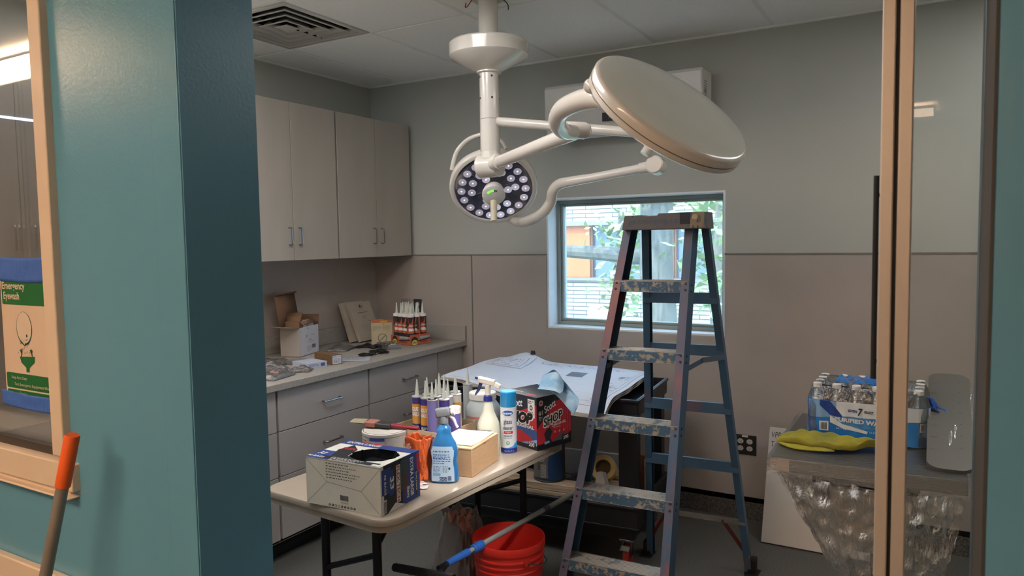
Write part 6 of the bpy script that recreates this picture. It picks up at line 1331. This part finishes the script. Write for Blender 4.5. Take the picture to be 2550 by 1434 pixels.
def tree(label, x, y, r0, r1, h, lean, seed, crowns, cm_, limbs=()):
    rt = random.Random(seed); t = thing('tree', label, 'tree', (x, y, -.6))
    pts = [(lean*q/6+.03*math.sin(q*2+seed), .02*math.sin(q*3), h*q/6) for q in range(7)]
    m = MB(); m.tube(pts, [r0*1.35]+[r0+(r1-r0)*q/6 for q in range(1, 7)], 18)
    for a, b_, r in limbs: m.tube([a, Vector(a).lerp(Vector(b_), .5)+Vector((0, 0, .05)), b_], [r, r*.8, r*.5], 10, smooth=3)
    m.build('trunk', mat('bark', (120, 116, 106), .9, rgb2=(86, 83, 76), scale=9, stretch=(3, 3, .5), bump=.6, bscale=20) if 'bark' not in bpy.data.materials else bpy.data.materials['bark'], t)
    m = MB()
    for (cx, cy, cz, rx, rz_, n_) in crowns:
        for q in range(n_):
            u = rt.gauss(0, .45); v = rt.gauss(0, .45); w_ = rt.gauss(0, .45); s_ = rt.uniform(.05, .11); c_ = Vector((cx+u*rx, cy+v*rx, cz+w_*rz_)); a = Vector((rt.uniform(-1, 1), rt.uniform(-1, 1), rt.uniform(-.6, .6))).normalized(); b_ = a.cross(Vector((rt.uniform(-1, 1), rt.uniform(-1, 1), 1))).normalized()
            m.add([tuple(c_-a*s_), tuple(c_+b_*s_*.5), tuple(c_+a*s_), tuple(c_-b_*s_*.5)], [(0, 1, 2, 3)])
    m.build('foliage', cm_, t)
M_lf1 = mat('leaf_green', (116, 138, 84), .6, rgb2=(150, 166, 112), scale=2); M_lf2 = mat('leaf_dull', (112, 122, 84), .7, rgb2=(138, 144, 100), scale=2)
c8 = onY(8.0, 1658, 700); c10 = onY(9.5, 1790, 650)
tree('stout gray tree trunk in the middle of the window view', c8.x, 8.0, .20, .17, 5.5, -.25, 1, [(.55, .1, 2.9, .6, 1.2, 260), (.45, .1, 1.9, .35, .8, 120), (-.9, -.6, 3.55, .9, .25, 160)], M_lf1, [((0, 0, 1.95), (-2.3, -.2, 2.05), .10), ((0, 0, 3.0), (-1.4, -.4, 3.6), .06)])
tree('thin tree trunk at the right side of the window view', c10.x, 9.5, .11, .09, 6, .1, 2, [(-.5, 0, 3.2, .6, .9, 160), (.1, 0, 3.9, .8, .6, 120), (-.3, .3, 2.2, .4, .7, 120)], M_lf1)
c9 = onY(10.5, 1530, 620)
tree('bushy green tree before the orange panels', c9.x, 10.5, .06, .05, 2.6, .1, 3, [(.25, 0, 2.2, .6, .5, 320), (.1, 0, 1.5, .4, .5, 150)], M_lf1)
c9 = onY(7.5, 1460, 520)
tree('hanging leafy branch at the upper left of the window view', c9.x-1.3, 7.5, .05, .04, 3.6, .1, 4, [(1.2, 0, 3.0, .8, .20, 200), (1.7, 0, 2.8, .3, .2, 60)], M_lf2, [((0, 0, 3.2), (1.6, 0, 2.95), .02)])
sgp = onY(8.8, 1632, 766)
t = thing('yard_sign', 'small white sign on a post outside the window', 'sign', (sgp.x, 8.8, -.6))
m = MB(); m.box(-.13, .13, -.01, .01, sgp.z+.6-.17, sgp.z+.6+.17); i = Ink(m, face_fn((-.13, -.01, sgp.z+.6-.17), (1, 0, 0), (0, 0, 1))); i.para(.03, .05, .23, .3, 6, 1); m.build('panel', [flat(226, 226, 230), flat(170, 120, 130)], t)
m = MB(); m.box(-.02, .02, .011, .05, 0, sgp.z+.6+.1); m.build('post', flat(130, 120, 110), t)
tag(MB().box(-.5, .5, -.3, .3, 0, .4).box(-.35, .25, -.28, .28, .4, .62).build('parked_car', [flat(224, 226, 232)], bevel=.08, segs=3, loc=onY(12.2, 1520, 812)+Vector((0, 0, -.25))), 'white car roof just visible low in the window', 'car')
tag(MB().box(-.6, .6, -.2, .2, 0, .3).build('brick_planter', [flat(206, 130, 92)], bevel=.02, loc=onY(13.2, 1418, 806)+Vector((0, 0, -.2))), 'orange brick planter low at the left of the window view', 'planter')
